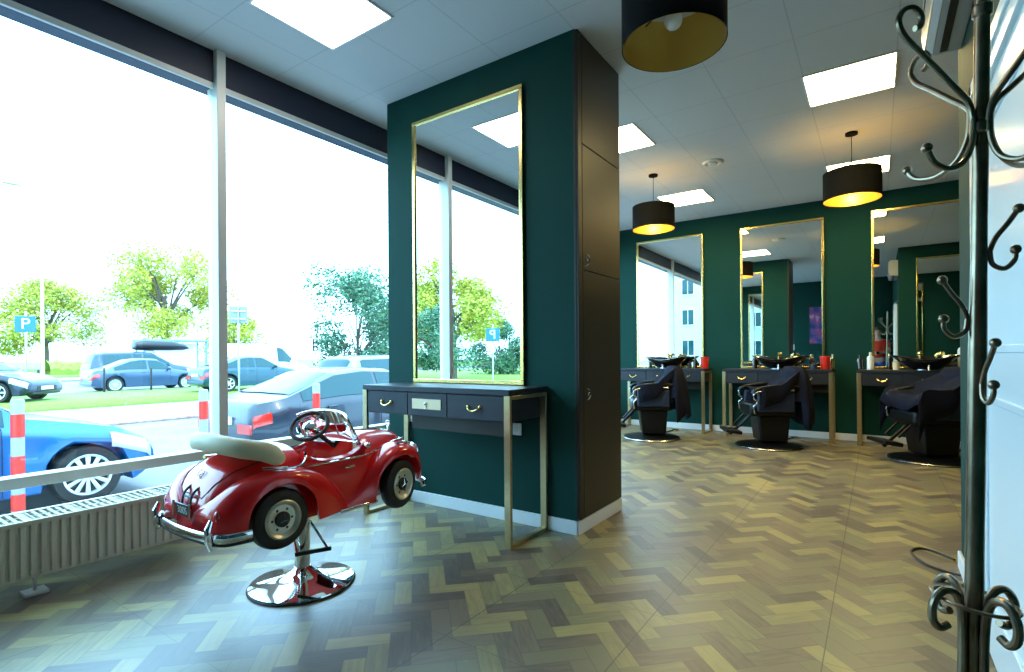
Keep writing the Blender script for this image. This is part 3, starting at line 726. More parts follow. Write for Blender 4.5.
# inside and trims
MB().box(-.16, .0, -.17, .17, ZC-.03, ZC+.07).box(-.165, -.11, -.175, .175, ZC+.0, ZC+.2).build('seat', T['cream'], tc, bevel=.02)
for s in (-1, 1):
    t_ = MB(); 
    pts = [(x, s*(lerp(Wt, x)+.004), ZC+.178+.0*x+(.028 if x > .15 else 0)*min(1, (x-.15)/.2) if x > .15 else ZC+.178) for x in fsteps(-.2, .44, 24)]
    t_.tube(pts, .004, 8); t_.build('side_moulding', T['chrome'], tc)
    rb = MB(); rb.box(-.03, .17, .225, .262, ZC-.056, ZC-.04) if s > 0 else rb.box(-.03, .17, -.262, -.225, ZC-.056, ZC-.04)
    rb.build('running_board', T['chrome'], tc, bevel=.003)
    dh = MB(); dh.tube([(.01, s*.232, ZC+.14), (.06, s*.232, ZC+.142)], .005, 8); dh.build('door_handle', T['chrome'], tc)
    hl = MB(); hl.sphere((.435, s*.2, ZC+.15), .036, 16, sc3=(.6, 1, 1)); o_ = hl.build('headlight', T['lens'], tc)
    hr = MB(); hr.tube([(.438, s*.2+.037*math.cos(a), ZC+.15+.037*math.sin(a)) for a in [2*PI*k/24 for k in range(24)]], .006, 8, closed=True); hr.build('bezel', T['chrome'], o_)
    fl_ = MB(); fl_.tube(curve([(.29, s*.245, ZC+.206), (.33, s*.245, ZC+.214), (.38, s*.245, ZC+.2)]), [.007]*17, 8); fl_.build('fender_ornament', T['chrome'], tc)
    tl = MB(); tl.sphere((-.555, s*.215, ZC+.05), .018, 10, sc3=(.7, 1, 1.3)); tl.build('tail_light', T['tail'], tc)
    for xc, zc in ((-.297, -.005), (.305, .008)):
        Mw = Tr(xc, s*.245, ZC+zc) @ UNS @ (Rz(.2) if xc > 0 else Rz(0)) @ Rx(s*-PI/2)
        w_ = empty('wheel'); w_.parent = tc
        MB().lathe([(.07, -.028), (.105, -.03), (.118, -.022), (.1225, -.008), (.1225, .008), (.118, .022), (.105, .03), (.08, .030), (.07, .02)], 40, Mw).build('tyre', T['rubber'], w_)
        MB().lathe([(.074, .024), (.079, .034), (.074, .037), (.062, .03), (.054, .018), (.0001, .018)], 36, Mw).build('rim', T['rimc'], w_)
        hc = MB(); hc.lathe([(.032, .018), (.031, .032), (.022, .038), (.0001, .04)], 24, Mw)
        for k in range(6):
            a = 2*PI*k/6; hc.sphere((.043*math.cos(a), .043*math.sin(a), .019), .008, 8, M=Mw)
        hc.build('hub_cap', T['rubber'], w_)
        st = MB()
        for k in range(3):
            a = PI/2+2*PI*k/3; st.tube([(0, 0, .0405), (.024*math.cos(a), .024*math.sin(a), .037)], [.004, .001], 6, M=Mw)
        st.build('hub_star', T['chrome'], w_)
# rear end
tk = MB()
def on_deck(x, yf):   # point on deck surface
    w_ = lerp(Wt, x); t = smooth(Tt, x); zs = min(t-.02, .10) if t > .12 else t*.4; e = 2/2.5
    a = math.asin(min(1, abs(yf))**(1/e)); return (x-.002, w_*yf, ZC+zs+(t-zs)*math.cos(a)**e+.002)
lid = [on_deck(x, .74) for x in fsteps(-.3, -.53, 16)]+[on_deck(-.545, f) for f in fsteps(.6, -.6, 8)]+[on_deck(x, -.74) for x in fsteps(-.53, -.3, 16)]
tk.tube(lid, .003, 6); tk.build('boot_lid_edge', T['darkred'], tc)
p = Vector(on_deck(-.492, 0)); nM = Tr(p.x-.004, 0, p.z+.003) @ Ry(-math.radians(48))
em = MB(); em.tube([(.02*math.cos(a), .02*math.sin(a), 0) for a in [2*PI*k/24 for k in range(24)]], .002, 6, closed=True, M=nM)
for k in range(3): em.tube([(0, 0, 0), (.018*math.cos(PI+2*PI*k/3), .018*math.sin(PI+2*PI*k/3), 0)], .002, 6, M=nM)
em.build('boot_emblem', T['chrome'], tc)
hd = MB()
for s in (-1, 1): hd.tube(curve([(-.525, s*.035, ZC+.135), (-.56, s*.035, ZC+.115), (-.575, s*.035, ZC+.08), (-.57, s*.035, ZC+.055)]), .0055, 8)
hd.tube([(-.566, -.035, ZC+.1), (-.566, .035, ZC+.1)], .005, 8); hd.build('boot_handle', T['black'], tc)
lpM = Tr(-.592, 0, ZC+.052) @ Ry(-.15)
lp_ = MB().box(-.004, .004, -.06, .06, -.024, .024, lpM).build('license_plate', T['black'], tc)
text('plate_letters', '300S', .042, lpM @ Tr(-.0045, 0, -.001) @ Rz(-PI/2) @ Rx(PI/2), T['whitepl'], lp_, .0006)
for s in (-1, 1): MB().tube([(-.6, s*.068, ZC+.018), (-.6, s*.068, ZC+.085)], .006, 8).build('plate_bracket', T['chrome'], tc)
bm = MB()
arc = [(-.43, -.295, 0), (-.50, -.288, 0), (-.56, -.265, 0), (-.593, -.2, 0), (-.608, -.1, 0), (-.613, 0, 0), (-.608, .1, 0), (-.593, .2, 0), (-.56, .265, 0), (-.50, .288, 0), (-.43, .295, 0)]
bm.tube([(x, y, z+ZC-.022) for x, y, z in curve(arc, 6)], .015, 10, flat=(1.2, .45)); bm.build('rear_bumper', T['chrome'], tc)
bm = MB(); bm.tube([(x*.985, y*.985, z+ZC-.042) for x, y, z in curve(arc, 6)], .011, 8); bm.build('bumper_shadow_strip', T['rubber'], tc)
for s in (-1, 1):
    gd = MB(); gd.tube([(-.59, s*.225, ZC-.06), (-.605, s*.225, ZC-.03), (-.607, s*.225, ZC+.015), (-.59, s*.225, ZC+.045)], [.012, .016, .016, .010], 10); gd.build('bumper_guard', T['chrome'], tc)
fb = MB(); fb.tube([(x, y, z+ZC-.02) for x, y, z in curve([(.43, -.275, 0), (.48, -.25, 0), (.515, -.15, 0), (.525, 0, 0), (.515, .15, 0), (.48, .25, 0), (.43, .275, 0)], 6)], .014, 10, flat=(1.2, .5)); fb.build('front_bumper', T['chrome'], tc)
gl = MB(); gl.loft([[(.50, -.07, ZC-.01), (.50, .07, ZC-.01), (.495, .06, ZC+.2), (.495, -.06, ZC+.2)], [(.515, -.065, ZC-.005), (.515, .065, ZC-.005), (.505, .055, ZC+.195), (.505, -.055, ZC+.195)]]); gl.build('grille', T['chrome'], tc, bevel=.005)
ho = MB(); ho.tube([(.44, 0, ZC+.235), (.445, 0, ZC+.262)], .004, 8); ho.tube([(.445, .016*math.cos(a), ZC+.278+.016*math.sin(a)) for a in [2*PI*k/20 for k in range(20)]], .003, 6, closed=True); ho.build('bonnet_star', T['chrome'], tc)
hs_ = MB(); hs_.tube([(x, 0, ZC+smooth(Tt, x)+.002) for x in fsteps(.17, .45, 14)], .004, 6); hs_.build('bonnet_strip', T['chrome'], tc)
# folded roof: a horseshoe of cream cloth round the back of the cockpit
path = curve([(-.27, -.228, .228), (-.30, -.236, .242), (-.34, -.228, .27), (-.41, -.18, .29), (-.455, -.09, .302), (-.465, 0, .306), (-.455, .09, .302), (-.41, .18, .29), (-.34, .228, .27), (-.30, .236, .242), (-.27, .228, .228)], 6)
rr = []
for i in range(len(path)):
    t = i/(len(path)-1); e = min(t, 1-t)*2; rr.append(.014+.021*min(1, e*3)**.7)
ftp = MB(); ftp.tube([(x, y, z+ZC) for x, y, z in path], rr, 14, flat=(1.15, .85)); ftp.build('folded_roof', T['cream'], tc)
cvr = MB(); rows = []
for i in range(9):
    t = i/8; x = -.455+.2*t; w_ = .215*math.sqrt(max(.04, 1-((x+.28)/.18)**2)) if x < -.28 else .215
    rows.append([(x, w_*(-1+2*j/10), ZC+.322-.38*(x+.455)-.010*(1-abs(-1+2*j/10)**2)) for j in range(11)])
cvr.grid(rows, flip=True); cvr.build('roof_cover', T['cream'], tc, solid=.01)
for s in (-1, 1):
    lb = MB(); lb.tube(curve([(-.18, s*.235, ZC+.245), (-.185, s*.25, ZC+.215), (-.22, s*.262, ZC+.195), (-.28, s*.262, ZC+.195)]), .005, 8); lb.tube([(-.27, s*.262, ZC+.196), (-.36, s*.24, ZC+.205)], .008, 8)
    lb.build('landau_bar', T['chrome'], tc)
# steering wheel
SM = Tr(-.012, 0, ZC+.318) @ Ry(math.radians(-38)) @ Rx(math.radians(24))
sw = empty('steering_wheel'); sw.parent = tc
MB().tube([(.082*math.cos(a), .082*math.sin(a), 0) for a in [2*PI*k/40 for k in range(40)]], .0095, 10, closed=True, M=SM).build('wheel_rim', T['rubber'], sw)
sp = MB(); 
for a in (PI/2, -PI/2, 0): sp.tube([(0, 0, .004), (.08*math.cos(a), .08*math.sin(a), 0)], .005, 8, M=SM)
sp.lathe([(.03, -.01), (.03, .006), (.02, .012), (.0001, .013)], 20, SM)
sp.tube([(.055*math.cos(a), .055*math.sin(a), .003) for a in [2*PI*k/30 for k in range(30)]], .0025, 6, closed=True, M=SM)
sp.build('spokes', T['chrome'], sw)
MB().tube([(-.012, 0, ZC+.314), (.12, 0, ZC+.20)], .011, 8).build('steering_column', T['rubber'], sw)
# windscreen
ws = empty('windscreen'); ws.parent = tc
def wsp(u, v):   # u -1..1, v 0..1
    return (.15-.05*abs(u)**2*1.0-.05*v, u*.225*(1-.1*v), ZC+.235+.148*v*(1-.18*abs(u)**3))
MB().grid([[wsp(-1+2*j/16, v) for j in range(17)] for v in (0, .33, .66, 1)]).build('screen_glass', T['clear'], ws)
edge = [wsp(-1+2*j/16, 0) for j in range(17)]+[wsp(1, v) for v in (.33, .66)]+[wsp(1-2*j/16, 1) for j in range(17)]+[wsp(-1, v) for v in (.66, .33)]
MB().tube(edge, .0055, 8, closed=True).tube([wsp(0, 0), wsp(0, 1)], .004, 6).build('screen_frame', T['chrome'], ws)
mr = MB(); mr.sphere((.13, -.235, ZC+.225), .022, 12, sc3=(.5, 1, .7)); mr.tube([(.14, -.21, ZC+.2), (.13, -.235, ZC+.22)], .004, 6); mr.build('wing_mirror', T['chrome'], tc)
db = MB().box(.115, .135, -.18, .18, ZC+.13, ZC+.24).build('dashboard', T['chrome'], tc, bevel=.005)

def squash(o):
    for c in o.children:
        if c.name.startswith('wheel'): continue
        if c.type == 'MESH':
            for v in c.data.vertices:
                if v.co.x < -.42: v.co.x = -.42+(v.co.x+.42)*.68
        squash(c)
squash(tc)
# ------------------------------------------------------------------ the photographer (seen in the far mirror)
def skin(name, joints, bones, m, parent=None, sub=2, root=0):
    me = bpy.data.meshes.new(name); me.from_pydata([j[0] for j in joints], bones, []); me.materials.append(m)
    o = bpy.data.objects.new(name, me); COL.objects.link(o)
    me.attributes.new('x', 'FLOAT', 'POINT')
    md = o.modifiers.new('skin', 'SKIN'); md.use_smooth_shade = True
    if not me.skin_vertices:
        bpy.context.view_layer.objects.active = o
    for i, (p, r) in enumerate(joints):
        sv = me.skin_vertices[0].data[i]; rx, ry = r if isinstance(r, tuple) else (r, r); sv.radius = (rx, ry); sv.use_root = (i == root)
    s = o.modifiers.new('sub', 'SUBSURF'); s.levels = sub; s.render_levels = sub
    if parent: o.parent = parent
    return o
skinm = mat('skin', (.62, .38, .28), .5)
def person(loc, rz):
    J = []; B = []
    def add(p, r, par=None):
        J.append((p, r)); i = len(J)-1
        if par is not None: B.append((par, i))
        return i
    # faces local +Y
    pelv = add((0, 0, .96), (.15, .1)); wst = add((0, 0, 1.1), (.135, .095), pelv); chst = add((0, 0, 1.3), (.15, .105), wst); shl = add((0, -.01, 1.43), (.12, .08), chst)
    neck = add((0, 0, 1.52), .052, shl); hd1 = add((0, .015, 1.60), (.072, .078), neck); hd2 = add((0, .01, 1.70), (.075, .088), hd1); hd3 = add((0, 0, 1.75), (.05, .06), hd2)
    nose = add((0, .1, 1.655), .012, hd2) if False else None
    for s in (-1, 1):
        sh = add((s*.17, -.01, 1.41), .055, shl); el = add((s*.25, .0, 1.15), .042, sh); wr_ = add((s*.10, .24, 1.12), .028, el); pm = add((s*.075, .30, 1.12), (.036, .02), wr_)
        for k in range(4):
            f1 = add((s*(.06), .335, 1.085+.02*k), .009, pm); f2 = add((s*.035, .35-.004*k, 1.085+.02*k), .008, f1); add((s*.015, .342, 1.085+.02*k), .007, f2)
        t1_ = add((s*.06, .29, 1.155), .011, pm); add((s*.04, .305, 1.165), .009, t1_)
        hp = add((s*.09, 0, .9), .092, pelv); kn = add((s*.11, .01, .5), .06, hp); an = add((s*.12, -.01, .1), .042, kn); ft = add((s*.13, .14, .04), (.045, .03), an)
    body = skin('person', J, B, skinm)
    body.location = loc; body.rotation_euler = (0, 0, rz)
    tag(body, 'person in a red shirt and blue jeans holding a camera, reflected in the far mirror', 'person')
    J2 = [((0, 0, .97), (.19, .14)), ((0, 0, 1.1), (.185, .14)), ((0, 0, 1.3), (.19, .14)), ((0, -.01, 1.45), (.14, .095)), ((.17, -.01, 1.42), .078), ((.225, -.005, 1.24), .058), ((-.17, -.01, 1.42), .078), ((-.225, -.005, 1.24), .058)]
    skin('shirt', J2, [(0, 1), (1, 2), (2, 3), (3, 4), (4, 5), (3, 6), (6, 7)], T['redpl'], body)
    J3 = [((0, 0, .98), (.16, .11)), ((.09, 0, .88), .105), ((.11, .01, .5), .073), ((.12, -.01, .1), .062), ((-.09, 0, .88), .105), ((-.11, .01, .5), .073), ((-.12, -.01, .1), .062)]
    skin('jeans', J3, [(0, 1), (1, 2), (2, 3), (0, 4), (4, 5), (5, 6)], mat('blue_denim', (.03, .09, .32), .8), body)
    MB().sphere((0, -.012, 1.715), .098, 16, sc3=(.86, 1, .85)).build('hair', T['bark'], body)
    ey = MB()
    for s in (-1, 1): ey.sphere((s*.03, .092, 1.665), .010, 8)
    ey.build('eyes', T['black'], body)
    ms = MB(); ms.sphere((0, .1, 1.64), .014, 8, sc3=(.8, 1, 1.5)); ms.sphere((0, .09, 1.60), .02, 8, sc3=(1.2, .5, .3)); ms.build('nose_and_mouth', skinm, body)
    sh_ = MB()
    for s in (-1, 1): sh_.sphere((s*.13, .07, .045), .05, 12, sc3=(1, 2.4, .9))
    sh_.build('shoes', T['leather'], body)
    return body
person((.03, -.50, 0), math.radians(0))
cm = empty('photo_camera', (.03, -.165, 1.08), 0, label='small black camera held by the person reflected in the far mirror', cat='camera')
MB().box(-.06, .06, -.03, .0, 0, .08).build('camera_body', T['black'], cm, bevel=.006)
MB().lathe([(.03, 0), (.032, .03), (.0001, .03)], 20, Tr(0, 0, .038) @ Rx(-PI/2)).build('lens', T['ceramic'], cm)

# ================================================================== the street
def gz(x): return -.5+.0083*max(0, -x-7.5)
def strip(name, x0, x1, y0, y1, dz, m, n=1, kind='structure'):
    rows = []
    xs = fsteps(x0, x1, max(1, int(abs(x1-x0)/4)))
    rows = [[(x, y0, gz(x)+dz), (x, y1, gz(x)+dz)] for x in xs]
    mb = MB().grid(rows, flip=(x1 > x0))
    # a real thickness
    e = MB(); e.v = mb.v; e.f = mb.f
    o = e.build(name, m); q = o.modifiers.new('solid', 'SOLIDIFY'); q.thickness = .12; q.offset = -1
    o['kind'] = kind; return o
strip('ground', -160, WX-.1, -120, 160, 0, T['asphalt'])
strip('pavement', -6.95, WX-.1, -60, 60, .10, T['pave'])
strip('traffic_island', -18.8, -14.9, -60, 60, .09, T['pave'])
strip('kerb', -14.9, -14.55, -60, 60, .11, T['kerbred'])
strip('grass_verge', -25.8, -18.8, -60, 60, .14, T['grass'])
strip('far_pavement', -44, -40, -60, 90, .10, T['pave'])
strip('far_lawn', -120, -44, -90, 120, .14, T['grass'])
strip('side_lawn', -34, -9.5, -40, -9.0, .16, T['grass'])
hg = MB(); rnd = random.Random(3)
rows = []
for i in range(34):
    y = 12.2+i*.22; rows.append([(-50+dx+rnd.uniform(-.15, .15), y, gz(-50)+z+rnd.uniform(-.15, .15)) for dx, z in ((.9, 0), (1.0, .5), (.7, 1.0), (0, 1.15), (-.7, 1.0), (-1, .5), (-.9, 0))])
hg.grid(rows); tag(hg.build('hedge', T['hedge']), 'low yellow green hedge on the far lawn behind the light pole', 'hedge')

def make_car(name, label, loc, rz, pm, L=4.6, W=1.82, Hh=1.45, style='sedan', fo=0.0, ro=0.0):
    r = empty(name, loc, rz, label=label, cat='car')
    h = L/2; wb = L*.295; R = .325 if style != 'van' else .34; w = W/2
    xf, xr = wb+.08+fo, -wb-ro
    gc = .2
    belt = [(-h, .62), (-h+.05, .78), (-h+.5, .9), (-.8, .93), (.6, .91), (h-1.1, .85), (h-.45, .76), (h-.1, .62), (h, .5)]
    if style == 'sedan':
        roof = [(-h, .64), (-h+.05, .86), (-h+.12, .95), (-h+.55, 1.02), (-h+1.45, Hh-.06), (-.35, Hh), (.25, Hh-.03), (h-1.25, .97), (h-.9, .91), (h-.4, .80), (h-.08, .66), (h, .52)]
        g0, g1 = -h+.65, h-1.3
    elif style == 'hatch':
        roof = [(-h, .66), (-h+.08, .95), (-h+.35, Hh-.2), (-h+.75, Hh-.05), (-.35, Hh), (.25, Hh-.03), (h-1.2, 1.0), (h-.85, .93), (h-.4, .82), (h-.08, .66), (h, .52)]
        g0, g1 = -h+.45, h-1.25
    elif style == 'wagon':
        belt = [(a, b+.1) for a, b in belt]
        roof = [(-h, .8), (-h+.06, 1.08), (-h+.28, Hh-.12), (-h+.6, Hh-.03), (-.3, Hh), (.35, Hh-.04), (h-1.1, 1.08), (h-.8, 1.02), (h-.35, .93), (h-.08, .78), (h, .6)]
        g0, g1 = -h+.4, h-1.2
    else:
        belt = [(-h, .9), (-h+.06, 1.1), (h-1.0, 1.12), (h-.5, 1.0), (h-.1, .8), (h, .6)]
        roof = [(-h, 1.0), (-h+.03, Hh-.25), (-h+.15, Hh-.04), (-h+.5, Hh), (h-2.0, Hh), (h-1.75, Hh-.06), (h-.95, 1.22), (h-.6, 1.08), (h-.1, .84), (h, .62)]
        g0, g1 = h-2.15, h-1.15
    def sec(x):
        zb, zr = lerp(belt, x), lerp(roof, x)
        e = min((h-abs(x))/.42, 1); fw = w*(.80+.2*math.sin(max(0, e)*PI/2))
        gcx = gc+.12*(1-min(1, max(0, (h-abs(x))/.25)))
        za = gcx
        for xc in (xf, xr):
            d = abs(x-xc); RR = R+.065
            if d < RR: za = max(za, R+math.sqrt(RR*RR-d*d))
        za = min(za, zb-.12)
        if zr < zb+.05: zr = zb+.05
        tum = min(1, (zr-zb)/.5)
        gw = fw*(.93-.0*tum); rw = fw*(.9-.2*tum)
        hz = zr-zb
        top = [(0, gcx), (w-.30, gcx), (w-.30, za), (fw-.02, za), (fw, za+.02), (fw, (za+zb)/2), (fw*.995, zb-.1), (fw*.965, zb-.02), (gw, zb+.012),
               (rw+(gw-rw)*.12, zb+hz*.86), (rw*.86, zb+hz*.965), (rw*.5, zr-.005), (0, zr)]
        return top
    xs = sorted(set([round(v, 3) for v in fsteps(-h, h, 90)]+[g0, g1]))
    rings = []
    for x in xs:
        s = sec(x); rings.append([(x, y, z) for y, z in s]+[(x, -y, z) for y, z in s[::-1][1:-1]])
    b = MB().loft(rings, flip=True); b.build('car_shell', pm, r, ang=40)
    def sidewin(x0, x1, nm='side_window'):
        for sg in (-1, 1):
            rows = []
            for x in fsteps(x0, x1, 12):
                s = sec(x); a, c = s[8], s[9]
                row = []
                for v in (.1, .5, .97):
                    row.append((x, sg*(a[0]+(c[0]-a[0])*v+.008), a[1]+(c[1]-a[1])*v+.0))
                rows.append(row)
            MB().grid(rows, flip=sg < 0).build(nm, T['carglass'], r)
    def topwin(x0, x1, nm):
        rows = []
        for x in fsteps(x0, x1, 10):
            s = sec(x); pts = [s[9], s[10], s[11], s[12]]
            nx = lerp(roof, x+.02)-lerp(roof, x-.02); ox = .012*(-nx/abs(nx) if nx else 0)
            row = [(x+ox, y*.93, z+.01) for y, z in pts]
            rows.append(row+[(a, -b_, c) for a, b_, c in row[::-1][1:]])
        MB().grid(rows, flip=True).build(nm, T['carglass'], r)
    if style == 'van':
        sidewin(h-2.1, h-1.22); topwin(h-1.72, h-1.0, 'windscreen')
    else:
        mid = -.15
        sidewin(g0+.12, mid-.5 if style == 'wagon' else mid-.04)
        if style == 'wagon': sidewin(mid-.44, mid-.04)
        sidewin(mid+.04, g1-.12)
        topwin(.3 if style != 'wagon' else .42, g1-.02 if style == 'sedan' else g1+.02, 'windscreen')
        if style == 'sedan': topwin(-h+.62, -h+1.4, 'rear_window')
        else: topwin(-h+.1, -h+.32, 'rear_window')
    # doors, handles, mirrors
    dl = MB()
    for sg in (-1, 1):
        for x in ([-.15, g1-.15] + ([-.15-.95] if style not in ('van',) else [])):
            s = sec(x)
            if abs(x-xr) < .36: continue
            dl.tube([(x, sg*(s[k][0]+.001), s[k][1]) for k in (4, 5, 6, 7, 8)], .005, 5)
    dl.build('door_gaps', T['rubber'], r)
    for sg in (-1, 1):
        for x in (-.35, .0-1.15 if style != 'van' else h-1.9):
            s = sec(x); hd = MB(); hd.tube([(x-.08, sg*(s[6][0]+.012), s[6][1]), (x+.08, sg*(s[6][0]+.012), s[6][1]+.005)], .013, 6); hd.build('door_handle', pm, r)
        s = sec(g1-.25); mm = MB(); mm.sphere((g1-.25, sg*(s[8][0]+.13), s[8][1]+.08), .1, 12, sc3=(.6, 1.1, .75)); mm.tube([(g1-.25, sg*s[8][0], s[8][1]+.03), (g1-.25, sg*(s[8][0]+.1), s[8][1]+.06)], .03, 6)
        mm.build('wing_mirror', pm, r)
        # lamps
        zf = lerp(belt, h-.2); hl = MB(); rows = []
        for x in fsteps(h-.5, h-.06, 8):
            s = sec(x); y = s[7][0]; rows.append([(x+.01, sg*(s[6][0]+.006), s[6][1]-.06), (x+.01, sg*(s[6][0]+.008), s[6][1]+.02), (x+.01, sg*(s[7][0]+.002), s[7][1]+.012), (x+.01, sg*(s[8][0]*.93), s[8][1]+.014)])
        hl.grid(rows, flip=sg < 0); hl.build('headlight', T['lens'], r, solid=.004)
        tl = MB(); rows = []
        for x in fsteps(-h+.04, -h+.26, 8):
            s = sec(x); k = .16 if style != 'wagon' else .3
            rows.append([(x-.008, sg*(s[5][0]+.004), s[7][1]-k), (x-.008, sg*(s[6][0]+.01), s[6][1]), (x-.008, sg*(s[7][0]+.008), s[7][1])])
        s = sec(-h+.02); z7 = s[7][1]
        tl.grid(rows, flip=sg > 0); tl.box(-h-.012, -h+.03, min(sg*s[5][0], sg*(s[5][0]-.34)), max(sg*s[5][0], sg*(s[5][0]-.34)), z7-.16, z7-.02); tl.build('tail_light', T['tail'], r)
    gr = MB(); gr.box(h-.02, h+.012, -.42, .42, .34, .5); gr.box(h-.03, h+.004, -.6, .6, .24, .3); gr.build('grille', T['rubber'], r, bevel=.01)
    MB().box(h+.0, h+.022, -.26, .26, .38, .49).build('front_plate', T['whitepl'], r)
    MB().box(-h-.03, -h+.0, -.26, .26, .62, .73).build('rear_plate', T['whitepl'], r)
    MB().box(-h-.02, -h+.03, -w*.78, w*.78, .3, .42).build('bumper', T['rubber'] if style != 'sedan' else pm, r, bevel=.015)
    # wheels
    for xc in (xf, xr):
        for sg in (-1, 1):
            we = empty('wheel'); we.parent = r
            Mw = Tr(xc, sg*(w-.125), R) @ Rx(-sg*PI/2)
            MB().lathe([(R*.66, -.1), (R*.93, -.105), (R, -.07), (R, .07), (R*.93, .105), (R*.68, .1), (R*.66, .06)], 32, Mw).build('tyre', T['rubber'], we)
            rim = MB(); rim.lathe([(R*.70, .098), (R*.68, .106), (R*.62, .1), (R*.6, .06)], 32, Mw, cap=False); rim.lathe([(R*.14, .07), (R*.14, .095), (.0001, .1)], 16, Mw)
            ns = 12 if 'blue' in label else 6
            for k in range(ns):
                a = 2*PI*k/ns; rim.tube([(R*.1*math.cos(a), R*.1*math.sin(a), .09), (R*.64*math.cos(a), R*.64*math.sin(a), .088)], [.022, .03] if ns == 6 else [.016, .027], 6, M=Mw, flat=(.5, 1))
            rim.build('rim', mat('alloy_rim', (.75, .8, .85), .25, metal=.6) if 'alloy_rim' not in bpy.data.materials else bpy.data.materials['alloy_rim'], we)
            MB().lathe([(R*.62, .02), (.0001, .021)], 24, Mw).build('brake_disc', T['rubber'], we)
    return r
cblue = make_car('parked_car', 'bright blue hatchback parked nearest, at the left edge behind a bollard', (-8.02, .72, gz(-8)), PI/2, paint('sky_blue_paint', (.012, .13, .38)), 4.15, 1.8, 1.47, 'hatch', .07)
caudi = make_car('parked_car', 'dark blue grey saloon parked beyond the window post, behind the toy car', (-8.05, 6.4, gz(-8)), PI/2, paint('dark_blue_grey_paint', (.010, .018, .036), .0), 4.8, 1.86, 1.43, 'sedan')
make_car('parked_car', 'silver estate car half hidden behind the dark saloon, beside the pillar', (-11.4, 10.5, gz(-11.4)), PI/2, paint('silver_paint', (.25, .28, .31)), 4.6, 1.82, 1.64, 'wagon')
make_car('parked_car', 'blue grey saloon standing past the grass verge, in front of the roof box car', (-27.9, 10.3, gz(-27.9)), PI/2, paint('slate_blue_paint', (.05, .09, .16)), 4.4, 1.84, 1.47, 'sedan', .04, .12)
suv = make_car('parked_car', 'dark estate car with a black roof box behind the blue grey saloon', (-33, 12.0, gz(-33)), PI/2, paint('dark_blue_paint', (.03, .055, .10)), 4.9, 1.86, 1.78, 'wagon')
rbx = MB(); rings = []
for x, ww, z0_, z1_ in ((-1.35, .2, .12, .2), (-1.3, .36, .06, .42), (-.8, .42, .04, .5), (.5, .42, .04, .48), (1.15, .38, .06, .36), (1.4, .2, .12, .2)):
    rings.append([(x, ww*math.cos(a)*1.0, 1.80+((z0_+z1_)/2+(z1_-z0_)/2*math.sin(a))*1.3) for a in [2*PI*k/16 for k in range(16)]])
rbx.loft(rings, flip=True); rbo = rbx.build('roof_box', T['black'], None); rbo.location = (-33, 13.0, gz(-33)); rbo.rotation_euler = (0, 0, PI/2)
tag(rbo, 'long black roof box on top of the dark estate car', 'roof box')
for z in (-.5, .5):
    pass
rk = MB(); rk.tube([(-.5, -.7, 1.72), (-.5, -.6, 1.83), (-.5, .6, 1.83), (-.5, .7, 1.72)], .018, 6); rk.tube([(.4, -.7, 1.72), (.4, -.6, 1.83), (.4, .6, 1.83), (.4, .7, 1.72)], .018, 6)
rk.build('roof_rack', T['black'], suv)
make_car('parked_car', 'black car with a pale bonnet at the far left edge, front turned this way', (-24.0, 4.0, gz(-24)+.12), math.radians(42), paint('black_paint', (.012, .018, .04)), 4.4, 1.75, 1.45, 'sedan')
make_car('parked_car', 'dark teal saloon seen just beyond the window post, left of the white van', (-22.3, 12.2, gz(-22)+.14), PI/2, paint('teal_paint', (.008, .06, .09)), 4.4, 1.78, 1.45, 'sedan')
make_car('delivery_van', 'white van parked far back beside the leafy green tree', (-28.2, 16.2, gz(-28)), PI/2, paint('white_paint_van', (.7, .72, .74), 0), 5.0, 1.9, 2.2, 'van')

# bollards
def bollard(loc, label):
    r = empty('bollard', loc, label=label, cat='bollard', group='red and grey bollards along the pavement')
    MB().lathe([(.052, 0), (.052, 1.2), (.045, 1.215), (.0001, 1.22)], 20).build('post', mat('grey_bollard', (.3, .31, .32), .5) if 'grey_bollard' not in bpy.data.materials else bpy.data.materials['grey_bollard'], r)
    for z0_, z1_ in ((.82, 1.06), (.42, .62), (.05, .22)):
        MB().lathe([(.054, z0_), (.054, z1_)], 20, cap=False).build('red_band', T['redpl'], r)
    MB().lathe([(.09, 0), (.09, .012), (.06, .02)], 20).build('foot_plate', bpy.data.materials['grey_bollard'], r)
    return r
bz = gz(-6.85)+.1
b0 = bollard((-6.83, 1.45, gz(-6.9)+0.09-.09+.1-.1), 'red and grey bollard nearest the left edge, before the blue car')
b0.location.z = -.40
for s_b in [b0]:
    s_b.scale = (1, 1, .92)
for y, lb in ((3.16, 'red and grey bollard by the window post, between blue car and dark saloon'), (4.75, 'red and grey bollard in front of the dark saloon, above the toy steering wheel'), (6.4, 'red and grey bollard hidden behind the pillar, seen only in mirrors')):
    dup(b0, (-6.83, y, -.40), label=lb)
def thin(loc, label):
    o = MB().lathe([(.04, 0), (.04, .9), (.03, .95), (.0001, .96)], 12).build('thin_bollard', T['black']); o.location = loc
    return tag(o, label, 'bollard', 'thin dark bollards on the far edge of the verge')
for y, lb in ((5.95, 'thin dark bollard at the front of the black car'), (7.95, 'thin dark bollard at the rear of the blue grey saloon'), (9.6, 'thin dark bollard before the doors of the blue grey saloon'), (11.5, 'thin dark bollard before the nose of the blue grey saloon')):
    thin((-25.3, y, gz(-25.3)+.14), lb)

